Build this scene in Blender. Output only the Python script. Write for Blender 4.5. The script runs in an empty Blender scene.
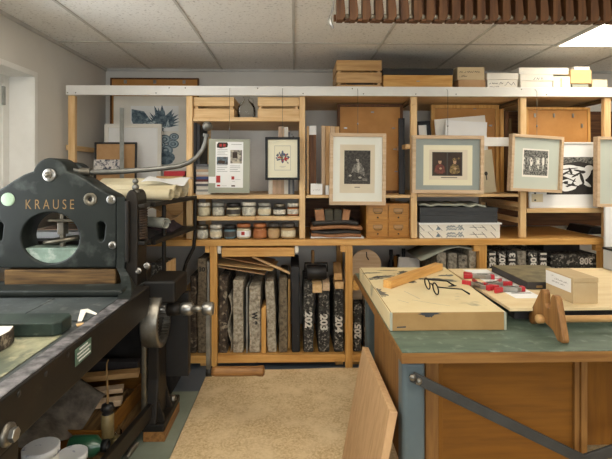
import bpy, bmesh, math, random
from mathutils import Vector, Matrix, Euler
random.seed(7)
rnd = random.uniform
R = math.radians
PI = math.pi
sc = bpy.context.scene
COL = sc.collection
# ---------------------------------------------------------------- survey of the room: camera constants
F = 460.0; H = 1.44; TH = math.atan(11 / 460.0); HZ = 173.0
CT, ST = math.cos(TH), math.sin(TH)
def ray(px, py):
    u = (px - 306) / F; v = (HZ - py) / F
    return Vector((u * CT + ST, CT - u * ST, v))
def atY(px, py, Y):
    d = ray(px, py); return Vector((0, 0, H)) + d * (Y / d.y)
def atZ(px, py, Z):
    d = ray(px, py); return Vector((0, 0, H)) + d * ((Z - H) / d.z)
def atX(px, py, X):
    d = ray(px, py); return Vector((0, 0, H)) + d * (X / d.x)
def XY(px, Y): return atY(px, 200, Y).x
def ZY(py, Y, px=300): return atY(px, py, Y).z
# ---------------------------------------------------------------- materials
def lin(c):
    out = []
    for v in c:
        v /= 255.0
        out.append(v / 12.92 if v <= .04045 else ((v + .055) / 1.055) ** 2.4)
    return (*out, 1)
MATS = {}
def mat(name, col, rough=.6, metal=0, col2=None, scale=6, stretch=(1, 1, 1), bump=0, bscale=60, detail=5, pos=(.35, .65), spec=.4, coat=0, col3=None, scale3=3, pos3=(.55, .65), bstretch=None):
    m = bpy.data.materials.new(name); m.use_nodes = True
    nt = m.node_tree; N = nt.nodes; L = nt.links
    b = N['Principled BSDF']
    b.inputs['Roughness'].default_value = rough
    b.inputs['Metallic'].default_value = metal
    b.inputs['Specular IOR Level'].default_value = spec
    if coat: b.inputs['Coat Weight'].default_value = coat; b.inputs['Coat Roughness'].default_value = .08
    tc = N.new('ShaderNodeTexCoord'); oi = N.new('ShaderNodeObjectInfo')
    off = N.new('ShaderNodeVectorMath'); off.operation = 'MULTIPLY_ADD'
    comb = N.new('ShaderNodeCombineXYZ')
    for k in range(3): L.new(oi.outputs['Random'], comb.inputs[k])
    L.new(comb.outputs[0], off.inputs[0]); off.inputs[1].default_value = (7, 11, 5)
    L.new(tc.outputs['Object'], off.inputs[2])
    def noise(sc_, st, det):
        mp = N.new('ShaderNodeMapping'); mp.inputs['Scale'].default_value = st
        L.new(off.outputs[0], mp.inputs['Vector'])
        n = N.new('ShaderNodeTexNoise'); n.inputs['Scale'].default_value = sc_; n.inputs['Detail'].default_value = det
        n.inputs['Roughness'].default_value = .6
        L.new(mp.outputs[0], n.inputs['Vector']); return n
    if col2 is None: col2 = tuple(min(255, c * .9) for c in col)
    n = noise(scale, stretch, detail)
    r = N.new('ShaderNodeValToRGB'); e = r.color_ramp.elements
    e[0].position, e[1].position = pos; e[0].color = lin(col); e[1].color = lin(col2)
    L.new(n.outputs['Fac'], r.inputs['Fac'])
    out = r.outputs['Color']
    if col3:
        n3 = noise(scale3, (1, 1, 1), 4)
        r3 = N.new('ShaderNodeValToRGB'); r3.color_ramp.elements[0].position, r3.color_ramp.elements[1].position = pos3
        L.new(n3.outputs['Fac'], r3.inputs['Fac'])
        mx = N.new('ShaderNodeMix'); mx.data_type = 'RGBA'
        L.new(r3.outputs['Color'], mx.inputs['Factor']); L.new(out, mx.inputs['A']); mx.inputs['B'].default_value = lin(col3)
        out = mx.outputs['Result']
    L.new(out, b.inputs['Base Color'])
    if bump:
        nb = noise(bscale, bstretch or (1, 1, 1), 4)
        bp = N.new('ShaderNodeBump'); bp.inputs['Strength'].default_value = bump; bp.inputs['Distance'].default_value = .004
        L.new(nb.outputs['Fac'], bp.inputs['Height']); L.new(bp.outputs[0], b.inputs['Normal'])
    MATS[name] = m
    return m
def wood(name, a, b, axis='x', rough=.5, coat=0, knots=None):
    st = {'x': (1.2, 16, 16), 'y': (16, 1.2, 16), 'z': (16, 16, 1.2)}[axis]
    return mat(name, a, rough, 0, b, 3.0, st, .12, 8, 6, (.38, .66), .35, coat, bstretch=st, col3=knots, scale3=9, pos3=(.68, .76))
def woods(name, a, b, **k):
    for ax in 'xyz': wood(name + '_' + ax, a, b, ax, **k)
def glass(name, col=(240, 245, 240), alpha=.25, rough=.05):
    m = bpy.data.materials.new(name); m.use_nodes = True
    nt = m.node_tree; N = nt.nodes; L = nt.links
    for n in list(N): N.remove(n)
    o = N.new('ShaderNodeOutputMaterial'); t = N.new('ShaderNodeBsdfTransparent'); g = N.new('ShaderNodeBsdfGlossy')
    t.inputs[0].default_value = lin(col); g.inputs['Roughness'].default_value = rough
    lw = N.new('ShaderNodeLayerWeight'); lw.inputs['Blend'].default_value = alpha
    mx = N.new('ShaderNodeMixShader'); L.new(lw.outputs['Fresnel'], mx.inputs[0]); L.new(t.outputs[0], mx.inputs[1]); L.new(g.outputs[0], mx.inputs[2])
    L.new(mx.outputs[0], o.inputs[0]); MATS[name] = m; return m
def emis(name, col, s):
    m = bpy.data.materials.new(name); m.use_nodes = True
    b = m.node_tree.nodes['Principled BSDF']; b.inputs['Base Color'].default_value = (.8, .8, .8, 1)
    b.inputs['Emission Color'].default_value = lin(col); b.inputs['Emission Strength'].default_value = s
    MATS[name] = m; return m
# ---------------------------------------------------------------- mesh builder
WM = {}
class MB:
    def __init__(s): s.bm = bmesh.new(); s.mi = 0; s.M = None
    def _v(s, p):
        p = Vector(p)
        return s.bm.verts.new(s.M @ p if s.M else p)
    def add(s, verts, faces, smooth=False):
        vs = [s._v(p) for p in verts]
        for f in faces:
            try:
                fc = s.bm.faces.new([vs[i] for i in f]); fc.material_index = s.mi; fc.smooth = smooth
            except ValueError: pass
        return s
    def box(s, x0, x1, y0, y1, z0, z1):
        v = [(x, y, z) for z in (z0, z1) for y in (y0, y1) for x in (x0, x1)]
        return s.hexa(v)
    def hexa(s, v):
        return s.add(v, [(0, 2, 3, 1), (4, 5, 7, 6), (0, 1, 5, 4), (2, 6, 7, 3), (0, 4, 6, 2), (1, 3, 7, 5)])
    def bar(s, a, b, w, h, up=(0, 0, 1)):
        a, b = Vector(a), Vector(b); d = (b - a).normalized(); up = Vector(up)
        sd = d.cross(up)
        if sd.length < 1e-4: sd = d.cross(Vector((1, 0, 0)))
        sd.normalize(); u2 = sd.cross(d)
        v = []
        for p in (a, b):
            for j in (-1, 1):
                for i in (-1, 1): v.append(p + sd * (i * w / 2) + u2 * (j * h / 2))
        return s.add(v, [(0, 2, 3, 1), (4, 5, 7, 6), (0, 1, 5, 4), (2, 6, 7, 3), (0, 4, 6, 2), (1, 3, 7, 5)])
    def prism(s, pts, axis, a, b, smooth=False):
        def mk(p, t):
            if axis == 'x': return (t, p[0], p[1])
            if axis == 'y': return (p[0], t, p[1])
            return (p[0], p[1], t)
        n = len(pts); V = [mk(p, a) for p in pts] + [mk(p, b) for p in pts]
        caps = [tuple(range(n)), tuple(range(2 * n - 1, n - 1, -1))]
        side = [(i, i + n, (i + 1) % n + n, (i + 1) % n) for i in range(n)]
        if smooth: s.add(V, caps); s.add(V, side, True)
        else: s.add(V, caps + side)
        return s
    def tube(s, pts, r, n=10, closed=False):
        pts = [Vector(p) for p in pts]; k = len(pts)
        rr = r if isinstance(r, (list, tuple)) else [r] * k
        rings = []; ref = None
        for i, p in enumerate(pts):
            a = pts[i - 1] if (i or closed) else p; c = pts[(i + 1) % k] if (i < k - 1 or closed) else p
            d = (c - a).normalized()
            if ref is None:
                ref = d.orthogonal().normalized()
            ref = (ref - d * ref.dot(d)).normalized(); q = d.cross(ref)
            rings.append([p + (ref * math.cos(2 * PI * j / n) + q * math.sin(2 * PI * j / n)) * rr[i] for j in range(n)])
        V = [v for g in rings for v in g]; Fc = []
        for i in range(k if closed else k - 1):
            for j in range(n):
                i2 = (i + 1) % k
                Fc.append((i * n + j, i * n + (j + 1) % n, i2 * n + (j + 1) % n, i2 * n + j))
        s.add(V, Fc, True)
        if not closed:
            s.add(rings[0], [tuple(range(n - 1, -1, -1))]); s.add(rings[-1], [tuple(range(n))])
        return s
    def lathe(s, prof, n=24, c=(0, 0, 0), axis='z', caps=True):
        c = Vector(c)
        def mk(r, t, a):
            x, y = r * math.cos(a), r * math.sin(a)
            return c + {'z': Vector((x, y, t)), 'x': Vector((t, x, y)), 'y': Vector((x, t, y))}[axis]
        k = len(prof)
        V = [mk(r, t, 2 * PI * j / n) for (r, t) in prof for j in range(n)]
        Fc = [(i * n + j, i * n + (j + 1) % n, (i + 1) * n + (j + 1) % n, (i + 1) * n + j) for i in range(k - 1) for j in range(n)]
        s.add(V, Fc, True)
        if caps:
            for i in (0, k - 1):
                if prof[i][0] > 1e-5: s.add(V[i * n:(i + 1) * n], [tuple(range(n))])
        return s
    def ball(s, c, r, n=14, sc3=(1, 1, 1)):
        c = Vector(c); m = n // 2; V = [c + Vector((0, 0, r * sc3[2]))]
        for i in range(1, m):
            t = PI * i / m
            for j in range(n):
                a = 2 * PI * j / n
                V.append(c + Vector((r * sc3[0] * math.sin(t) * math.cos(a), r * sc3[1] * math.sin(t) * math.sin(a), r * sc3[2] * math.cos(t))))
        V.append(c - Vector((0, 0, r * sc3[2])))
        Fc = [(0, 1 + j, 1 + (j + 1) % n) for j in range(n)]
        for i in range(m - 2):
            for j in range(n):
                a = 1 + i * n + j; b = 1 + i * n + (j + 1) % n
                Fc.append((a, a + n, b + n, b))
        l = len(V) - 1
        Fc += [(l, 1 + (m - 2) * n + (j + 1) % n, 1 + (m - 2) * n + j) for j in range(n)]
        return s.add(V, Fc, True)
    def grid(s, fn, nu, nv, thick=0, smooth=True):
        V = [Vector(fn(i / nu, j / nv)) for j in range(nv + 1) for i in range(nu + 1)]
        Fc = [(j * (nu + 1) + i, j * (nu + 1) + i + 1, (j + 1) * (nu + 1) + i + 1, (j + 1) * (nu + 1) + i) for j in range(nv) for i in range(nu)]
        if not thick: return s.add(V, Fc, smooth)
        k = len(V); V2 = []
        for j in range(nv + 1):
            for i in range(nu + 1):
                e = 1e-3
                u, v = i / nu, j / nv
                a = Vector(fn(min(u + e, 1), v)) - Vector(fn(max(u - e, 0), v)); b = Vector(fn(u, min(v + e, 1))) - Vector(fn(u, max(v - e, 0)))
                V2.append(Vector(fn(u, v)) - a.cross(b).normalized() * thick)
        F2 = [tuple(reversed([i + k for i in f])) for f in Fc]
        bd = [i for i in range(nu + 1)] + [(j) * (nu + 1) + nu for j in range(1, nv + 1)] + [nv * (nu + 1) + i for i in range(nu - 1, -1, -1)] + [j * (nu + 1) for j in range(nv - 1, 0, -1)]
        F3 = [(bd[(q + 1) % len(bd)], bd[q], bd[q] + k, bd[(q + 1) % len(bd)] + k) for q in range(len(bd))]
        return s.add(V + V2, Fc + F2 + F3, smooth)
    def mesh(s, me, M=None):
        me.transform(M or Matrix()); n0 = len(s.bm.faces)
        s.bm.from_mesh(me); s.bm.faces.ensure_lookup_table()
        for f in s.bm.faces[n0:]: f.material_index = s.mi
        bpy.data.meshes.remove(me); return s
    def build(s, name, mats, parent=None, bevel=0, seg=2, origin=None, world=True, rz=0, angle=35):
        if not isinstance(mats, (list, tuple)): mats = [mats]
        bmesh.ops.recalc_face_normals(s.bm, faces=list(s.bm.faces))
        me = bpy.data.meshes.new(name)
        if parent is not None:
            M = WM[parent]
            if world: bmesh.ops.transform(s.bm, matrix=M.inverted(), verts=list(s.bm.verts))
            loc = Vector((0, 0, 0)); W = M
        else:
            co = [v.co for v in s.bm.verts]
            if origin is None:
                origin = Vector(((min(c.x for c in co) + max(c.x for c in co)) / 2, (min(c.y for c in co) + max(c.y for c in co)) / 2, min(c.z for c in co)))
            loc = Vector(origin); bmesh.ops.translate(s.bm, vec=-loc, verts=list(s.bm.verts)); W = Matrix.Translation(loc)
        s.bm.to_mesh(me); s.bm.free()
        for m in mats: me.materials.append(MATS[m] if isinstance(m, str) else m)
        o = bpy.data.objects.new(name, me); COL.objects.link(o); o.location = loc
        if parent is not None: o.parent = parent
        WM[o] = W
        if bevel:
            md = o.modifiers.new('edge', 'BEVEL'); md.width = bevel; md.segments = seg; md.limit_method = 'ANGLE'; md.angle_limit = R(angle)
        return o
def tag(o, label, cat, group=None, kind=None):
    if label: o['label'] = label
    if cat: o['category'] = cat
    if group: o['group'] = group
    if kind: o['kind'] = kind
    return o
def thing(name, label, cat, loc=(0, 0, 0), rot=(0, 0, 0), group=None):
    o = bpy.data.objects.new(name, None); COL.objects.link(o); o.empty_display_size = .05
    o.location = loc; o.rotation_euler = rot if isinstance(rot, (tuple, list)) else (0, 0, rot)
    WM[o] = Matrix.Translation(Vector(loc)) @ Euler(o.rotation_euler).to_matrix().to_4x4()
    return tag(o, label, cat, group)
def copy_tree(o, parent=None):
    c = o.copy(); COL.objects.link(c)
    if parent is not None: c.parent = parent
    for ch in list(o.children): copy_tree(ch, c)
    return c
def struct(o): o['kind'] = 'structure'; return o
def curve_plate(outer, holes, y0, y1, bev=.004):
    """solid plate: outline in (x,z), holes cut through, between y0 and y1"""
    cu = bpy.data.curves.new('tmp', 'CURVE'); cu.dimensions = '2D'; cu.fill_mode = 'BOTH'
    cu.extrude = abs(y1 - y0) / 2 - bev; cu.bevel_depth = bev; cu.bevel_resolution = 1; cu.offset = -bev
    for lp in [outer] + holes:
        sp = cu.splines.new('POLY'); sp.points.add(len(lp) - 1); sp.use_cyclic_u = True
        for q, p in zip(sp.points, lp): q.co = (p[0], p[1], 0, 1)
    ob = bpy.data.objects.new('tmp', cu); COL.objects.link(ob)
    me = bpy.data.meshes.new_from_object(ob.evaluated_get(bpy.context.evaluated_depsgraph_get()))
    bpy.data.objects.remove(ob); bpy.data.curves.remove(cu)
    me.transform(Matrix.Translation((0, (y0 + y1) / 2, 0)) @ Matrix.Rotation(PI / 2, 4, 'X'))
    return me
def text_mesh(body, w, h, M, ext=.0006, bold=0):
    """text centred on the origin, fitted to w x h, facing -Y before M"""
    cu = bpy.data.curves.new('tmp', 'FONT'); cu.body = body; cu.size = 1; cu.offset = bold
    ob = bpy.data.objects.new('tmp', cu); COL.objects.link(ob)
    me = bpy.data.meshes.new_from_object(ob.evaluated_get(bpy.context.evaluated_depsgraph_get()))
    bpy.data.objects.remove(ob); bpy.data.curves.remove(cu)
    xs = [v.co.x for v in me.vertices]; ys = [v.co.y for v in me.vertices]
    cx, cy = (min(xs) + max(xs)) / 2, (min(ys) + max(ys)) / 2
    sx = w / max(1e-4, max(xs) - min(xs)); sy = h / max(1e-4, max(ys) - min(ys))
    me.transform(M @ Matrix.Rotation(PI / 2, 4, 'X') @ Matrix.Diagonal((sx, sy, 1, 1)) @ Matrix.Translation((-cx, -cy, 0)))
    return me
def ellipse(cx, cz, rx, rz, n=20, a0=0, a1=2 * PI, rot=0):
    out = []
    full = abs(a1 - a0 - 2 * PI) < 1e-6
    for i in range(n):
        a = a0 + (a1 - a0) * i / (n if full else n - 1)
        x, z = rx * math.cos(a), rz * math.sin(a)
        out.append((cx + x * math.cos(rot) - z * math.sin(rot), cz + x * math.sin(rot) + z * math.cos(rot)))
    return out
def flat(mb, pts, y):
    mb.add([(p[0], y, p[1]) for p in pts], [tuple(range(len(pts)))])
def rect(x0, x1, z0, z1): return [(x0, z0), (x1, z0), (x1, z1), (x0, z1)]
def scribble(mb, x, z, w, h, y, seed, th=.0025):
    """a line of handwriting on a plane facing -Y"""
    rg = random.Random(seed); n = max(4, int(w / (h * .45))); p = (x, z)
    for i in range(n):
        if rg.random() < .14: p = (x + w * (i + 1) / n, z); continue
        q = (x + w * (i + rg.uniform(.5, 1)) / n, z + h * (i % 2) * rg.uniform(.5, 1))
        d = Vector((q[0] - p[0], q[1] - p[1])).normalized() if q != p else Vector((1, 0)); nx, nz = -d.y * th / 2, d.x * th / 2
        flat(mb, [(p[0] + nx, p[1] + nz), (p[0] - nx, p[1] - nz), (q[0] - nx, q[1] - nz), (q[0] + nx, q[1] + nz)], y); p = q
# ================================================================ palette
woods('pine', (226, 192, 142), (205, 164, 110), knots=(150, 98, 55))
woods('honey', (216, 168, 98), (192, 138, 70), rough=.4, knots=(130, 76, 34))
woods('ash', (208, 182, 150), (190, 160, 126))
woods('plank', (206, 166, 112), (180, 136, 84), rough=.45)
woods('brownwood', (112, 74, 42), (78, 48, 27), rough=.6)
woods('oldwood', (124, 96, 58), (70, 51, 31), rough=.75)
woods('cabinet', (190, 136, 60), (164, 110, 44), rough=.35)
woods('orange', (124, 80, 18), (108, 68, 15), rough=.8)
woods('table_edge', (140, 100, 50), (116, 78, 36), rough=.7)
woods('cradle', (156, 112, 62), (112, 74, 38), rough=.5, knots=(90, 58, 32))
mat('hardboard', (196, 142, 78), .6, 0, (180, 126, 64), 5, bump=.05)
mat('white_paint', (232, 230, 224), .45, 0, (222, 219, 212), 4)
mat('wall_paint', (218, 214, 206), .85, 0, (211, 206, 197), 1.4, bump=.08, bscale=180)
mat('ceil_tile', (240, 237, 231), .95, 0, (176, 170, 160), 60, pos=(.56, .74), bump=.35, bscale=120)
mat('grid_metal', (206, 202, 194), .6)
mat('floor_lino', (92, 102, 112), .45, 0, (80, 88, 98), 3)
mat('floor_mat', (142, 150, 134), .6, 0, (128, 136, 120), 5)
mat('chipboard', (230, 206, 162), .75, 0, (190, 158, 112), 85, pos=(.36, .68), bump=.25, bscale=90, col3=(232, 208, 166), scale3=7, pos3=(.46, .7))
mat('iron', (36, 41, 38), .5, .1, (28, 32, 30), 5, col3=(92, 98, 94), scale3=6, pos3=(.56, .85), spec=.3, bump=.06, bscale=30)
mat('iron_dark', (24, 23, 21), .5, .1, (36, 30, 24), 6, bump=.1, bscale=30, spec=.3)
mat('iron_rail', (66, 67, 69), .4, .3, (150, 146, 148), 24, (1, 1, 1), .1, 40)
mat('bed_slate', (84, 90, 90), .42, .1, (50, 55, 56), 8, col3=(134, 136, 132), scale3=16, pos3=(.54, .78), bump=.08, bscale=30)
mat('bed_green', (170, 168, 138), .4, 0, (96, 103, 88), 11, pos=(.36, .62), col3=(190, 182, 150), scale3=14, pos3=(.5, .66), stretch=(1, .5, 1))
mat('slab_green', (48, 62, 54), .5, 0, (30, 40, 36), 14, col3=(112, 122, 110), scale3=16, pos3=(.6, .8))
mat('steel', (176, 174, 168), .32, .9, (140, 138, 134), 12)
mat('pewter', (128, 128, 123), .42, .8, (104, 103, 98), 10)
mat('steel_worn', (150, 146, 136), .38, .85, (104, 98, 88), 9)
mat('tarnish', (128, 122, 108), .4, .8, (92, 86, 74), 10)
mat('brass', (138, 110, 70), .5, .3, (128, 102, 66), 20)
mat('copper_rust', (64, 46, 30), .65, .1, (38, 29, 21), 30, (1, 1, 1), .3, 60)
mat('disc_green', (168, 190, 162), .4, 0, (140, 164, 138), 14)
mat('pale_green', (140, 162, 148), .5, .1, (110, 128, 116), 12, col3=(176, 186, 176), scale3=9)
mat('black', (26, 25, 25), .45, 0, (36, 34, 33), 6)
mat('black_gloss', (18, 18, 18), .45, spec=.25)
mat('charcoal', (62, 64, 66), .55, 0, (50, 52, 54), 5)
mat('paper', (236, 232, 222), .8, 0, (228, 223, 211), 4)
mat('paper_white', (240, 240, 238), .75, 0, (234, 234, 231), 4)
mat('paper_cream', (226, 214, 182), .8, 0, (214, 200, 164), 4)
mat('paper_roll', (224, 214, 184), .8, 0, (206, 192, 156), 3, bump=.1, bscale=12)
mat('paper_grey', (166, 168, 152), .8, 0, (156, 159, 143), 3)
mat('passepartout_sage', (196, 202, 190), .5, 0, (190, 196, 184), 2, coat=.15)
mat('passepartout_grey', (152, 160, 154), .55, 0, (144, 152, 147), 3, coat=.15)
mat('passepartout_white', (226, 226, 214), .5, 0, (220, 220, 207), 2, coat=.15)
mat('passepartout_cream', (228, 221, 192), .5, 0, (221, 214, 184), 2, coat=.15)
mat('print_tan', (216, 205, 182), .7, 0, (209, 197, 172), 4)
mat('print_dark', (84, 80, 74), .7, 0, (44, 42, 40), 60, pos=(.35, .62))
mat('print_mid', (150, 146, 136), .7, 0, (72, 70, 66), 90, pos=(.35, .62))
mat('print_light', (196, 190, 176), .7, 0, (140, 136, 126), 80)
mat('etch', (206, 204, 192), .7, 0, (70, 70, 68), 75, pos=(.42, .56))
mat('etch_dark', (150, 148, 140), .7, 0, (54, 54, 53), 95, pos=(.36, .6))
mat('lino_black', (44, 42, 40), .6, 0, (54, 51, 48), 12)
mat('oil_dark', (62, 46, 34), .6, 0, (44, 32, 24), 14)
mat('oil_red', (124, 66, 54), .6, 0, (84, 44, 36), 60)
mat('oil_gold', (150, 126, 78), .6, 0, (70, 54, 34), 90, pos=(.4, .6))
mat('skin', (170, 132, 104), .6, 0, (184, 148, 118), 30)
mat('ink_blue', (66, 84, 98), .7, 0, (120, 138, 146), 40, pos=(.4, .62))
mat('ink_blue_pale', (176, 190, 194), .7, 0, (150, 168, 176), 18)
mat('ink_navy', (58, 70, 104), .6, 0, (90, 98, 120), 50)
mat('ink_red', (176, 52, 50), .6)
mat('photo_dark', (78, 76, 72), .5, 0, (40, 38, 36), 40)
mat('photo_pale', (190, 180, 160), .5, 0, (96, 92, 86), 34, pos=(.4, .6))
mat('photo_blue', (110, 130, 140), .5, 0, (64, 60, 58), 34, pos=(.4, .6))
mat('text_grey', (150, 150, 148), .7)
mat('text_dark', (74, 70, 66), .7)
mat('postcard_print', (220, 214, 208), .6, 0, (60, 62, 82), 40, pos=(.46, .6), col3=(170, 110, 100), scale3=14, pos3=(.6, .7))
mat('cork', (184, 146, 104), .9, 0, (176, 136, 94), 20)
mat('carton_beige', (206, 186, 150), .75, 0, (196, 174, 136), 4)
mat('carton_brown', (190, 152, 110), .75, 0, (176, 136, 94), 6)
mat('carton_white', (232, 228, 216), .7, 0, (224, 218, 204), 4)
mat('carton_tan', (218, 186, 132), .7, 0, (208, 174, 120), 4)
mat('tape', (214, 200, 160), .4)
mat('kraft', (186, 152, 112), .8, 0, (168, 134, 96), 6)
mat('leather_black', (58, 54, 50), .5, 0, (42, 39, 36), 18, bump=.2)
mat('leather_tan', (172, 122, 82), .6, 0, (140, 96, 62), 16, bump=.15)
mat('leather_moss', (70, 64, 46), .6, 0, (50, 46, 34), 16)
mat('cloth_grey', (118, 110, 100), .95, 0, (74, 69, 63), 14, bump=.2, bscale=40)
mat('cloth_black', (40, 37, 36), .95, 0, (28, 26, 26), 10, bump=.2, bscale=30)
mat('cloth_purple', (66, 52, 60), .9, 0, (48, 38, 44), 10, bump=.2, bscale=30)
mat('cloth_pale', (170, 170, 158), .9, 0, (140, 140, 128), 8)
mat('stone_pale', (186, 177, 158), .85, 0, (128, 117, 100), 45, pos=(.4, .64), bump=.6, bscale=80, col3=(104, 94, 80), scale3=14, pos3=(.56, .74))
mat('stone_grey', (160, 153, 138), .85, 0, (92, 85, 74), 45, pos=(.38, .66), bump=.5, bscale=60)
mat('stone_brown', (128, 115, 94), .85, 0, (74, 64, 52), 45, pos=(.38, .66), bump=.5, bscale=60)
mat('stone_dark', (78, 66, 54), .8, 0, (40, 33, 28), 22, pos=(.4, .6), bump=.5, bscale=50, col3=(150, 138, 118), scale3=30, pos3=(.54, .66))
mat('stone_black', (36, 35, 33), .75, 0, (64, 62, 58), 26, pos=(.42, .6), bump=.4, bscale=50, col3=(158, 153, 143), scale3=46, pos3=(.53, .64))
mat('stone_ink', (40, 40, 42), .6, 0, (30, 30, 32), 10, col3=(120, 120, 118), scale3=20, pos3=(.68, .74), bump=.3)
mat('chalk', (226, 222, 212), .8)
mat('zinc', (164, 164, 156), .5, .2, (130, 130, 124), 8)
mat('desk_lino', (98, 114, 100), .45, 0, (78, 95, 83), 9, col3=(140, 152, 138), scale3=20, pos3=(.56, .8), stretch=(1, 3, 1))
mat('blue_steel', (92, 105, 109), .5, .05, (82, 94, 98), 4)
mat('brace_steel', (62, 62, 60), .6, .1, (50, 50, 48), 8)
woods('plywood', (204, 168, 126), (186, 148, 106))
mat('work_cream', (226, 210, 168), .55, 0, (216, 196, 150), 4, col3=(96, 98, 90), scale3=5.5, pos3=(.6, .74))
mat('work_edge', (164, 132, 84), .7, 0, (150, 118, 72), 8)
mat('smear', (218, 202, 160), .55, 0, (96, 95, 86), 12, pos=(.30, .52))
mat('ply_cream', (228, 208, 166), .6, 0, (218, 194, 148), 3, (2, 8, 8), col3=(180, 150, 110), scale3=7, pos3=(.66, .8))
mat('case_olive', (132, 121, 90), .6, 0, (96, 88, 64), 18, bump=.1)
mat('case_dark', (58, 54, 54), .55, 0, (44, 41, 41), 10)
mat('label_paper', (228, 228, 226), .7, 0, (222, 222, 220), 4)
mat('carton_kraft', (190, 168, 130), .75, 0, (178, 154, 114), 5)
mat('red_vinyl', (186, 44, 52), .35, 0, (166, 36, 44), 6)
mat('plastic_white', (214, 214, 208), .4, 0, (204, 204, 196), 5, coat=.2)
mat('lid_print', (206, 208, 210), .5, 0, (112, 122, 152), 24, pos=(.58, .66))
mat('plastic_green', (40, 84, 58), .3, 0, (30, 66, 46), 6, coat=.3)
mat('oilcan_yellow', (132, 116, 78), .4, 0, (104, 90, 58), 14)
mat('grey_case', (196, 197, 198), .45, 0, (188, 189, 190), 3)
mat('sign_green', (96, 124, 106), .4, .1, (80, 108, 92), 10)
mat('jar_cream', (232, 222, 194), .6, 0, (204, 190, 158), 30)
mat('jar_dark', (90, 84, 76), .5, 0, (60, 56, 52), 14)
mat('jar_rust', (186, 122, 76), .5, 0, (160, 96, 56), 14)
mat('jar_tan', (200, 168, 126), .5, 0, (180, 146, 102), 14)
mat('jar_blue', (120, 150, 164), .5)
mat('wax', (230, 224, 208), .5, 0, (168, 163, 150), 50, pos=(.4, .66))
mat('marble_glass', (130, 116, 92), .3, 0, (150, 140, 120), 20, coat=.6)
mat('book_a', (224, 218, 204), .7); mat('book_b', (196, 168, 140), .7); mat('book_c', (96, 96, 100), .7); mat('book_d', (72, 84, 128), .7)
mat('book_e', (120, 64, 58), .7); mat('book_f', (150, 150, 146), .7); mat('book_g', (206, 176, 150), .7)
glass('clear_glass', (250, 251, 250), .12); glass('jug_glass', (248, 249, 247), .22, .1); glass('window_glass', (245, 248, 250), .15)
emis('lamp_glow', (255, 245, 228), 7.5)
# ================================================================ the room
XL, XR, YB, YF, ZC = -1.71, 3.6, 4.2, -2.2, 2.38
struct(MB().box(XL - .4, XR + .1, YF - .1, YB + .1, -.1, 0).build('floor', 'floor_lino'))
o = struct(MB().box(XL - .4, XR + .1, YF - .1, YB + .1, ZC, ZC + .1).build('ceiling', 'ceil_tile'))
g = MB()
k = -3
xs = [-1.306, -.655, -.01, .628, 1.266, 1.905, 2.54, 3.18]
for x in xs: g.box(x - .008, x + .008, YF, YB, ZC - .006, ZC)
for y in (3.325, 2.07, .82, -.43, -1.68): g.box(XL, XR, y - .008, y + .008, ZC - .0055, ZC)
g.box(XL, XL + .02, YF, YB, ZC - .02, ZC); g.box(XL, XR, YB - .02, YB, ZC - .02, ZC)
struct(g.build('trim_1', 'grid_metal'))
struct(MB().box(XL - .4, XR + .1, YB, YB + .1, 0, ZC).build('wall_back', 'wall_paint'))
FX0, FX1, FZ0, FZ1 = -1.1, 1.9, .95, 2.1  # opening for an assumed window, cut to let in frontal daylight
wf = MB().box(XL - .4, FX0, YF - .1, YF, 0, ZC).box(FX1, XR + .1, YF - .1, YF, 0, ZC).box(FX0, FX1, YF - .1, YF, 0, FZ0).box(FX0, FX1, YF - .1, YF, FZ1, ZC)
struct(wf.build('wall_front', 'wall_paint'))
struct(MB().box(XR, XR + .1, YF, YB, 0, ZC).build('wall_right', 'wall_paint'))
WY0, WY1, WZ0, WZ1 = 1.75, 3.06, .9, 2.075
w = MB().box(XL - .25, XL, YF, WY0, 0, ZC).box(XL - .25, XL, WY1, YB, 0, ZC).box(XL - .25, XL, WY0, WY1, 0, WZ0).box(XL - .25, XL, WY0, WY1, WZ1, ZC)
struct(w.build('wall_left', 'wall_paint'))
fr = MB()
x0, x1 = XL - .23, XL - .16
fr.box(x0, x1, WY0, WY0 + .07, WZ0, WZ1).box(x0, x1, WY1 - .07, WY1, WZ0, WZ1).box(x0, x1, WY0 + .07, WY1 - .07, WZ0, WZ0 + .07).box(x0, x1, WY0 + .07, WY1 - .07, WZ1 - .07, WZ1)
fr.box(x0 + .012, x1 - .012, 2.5, WY1 - .07, WZ0 + .07, WZ1 - .07)
win = struct(fr.build('window_1', 'white_paint', bevel=.006))
MB().box(x0 + .03, x0 + .04, WY0 + .07, 2.5, WZ0 + .07, WZ1 - .07).build('pane', 'window_glass', win)
MB().box(XL - .17, XL + .03, WY0 - .03, WY1 - .001, WZ0 - .03, WZ0 + .002).build('window_sill', 'white_paint', win, bevel=.004)
MB().box(x1, x1 + .014, WY1 - .085, WY1 - .06, WZ1 - .2, WZ1 - .08).build('hinge', 'zinc', win, bevel=.003)
fr = MB()
for k in range(5):
    xk = FX0 + (FX1 - FX0 - .06) * k / 4; fr.box(xk, xk + .06, YF - .08, YF - .02, FZ0, FZ1)
for k in range(4):
    xk = FX0 + (FX1 - FX0 - .06) * k / 4; x2 = FX0 + (FX1 - FX0 - .06) * (k + 1) / 4
    for z in (FZ0, FZ1 - .06): fr.box(xk + .06, x2, YF - .08, YF - .02, z, z + .06)
fill_win = struct(fr.build('fill_window', 'white_paint', bevel=.004))  # unseen window behind the camera, added for frontal fill light
MB().box(FX0 + .06, FX1 - .06, YF - .055, YF - .05, FZ0 + .06, FZ1 - .06).build('pane', 'window_glass', fill_win)
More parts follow.
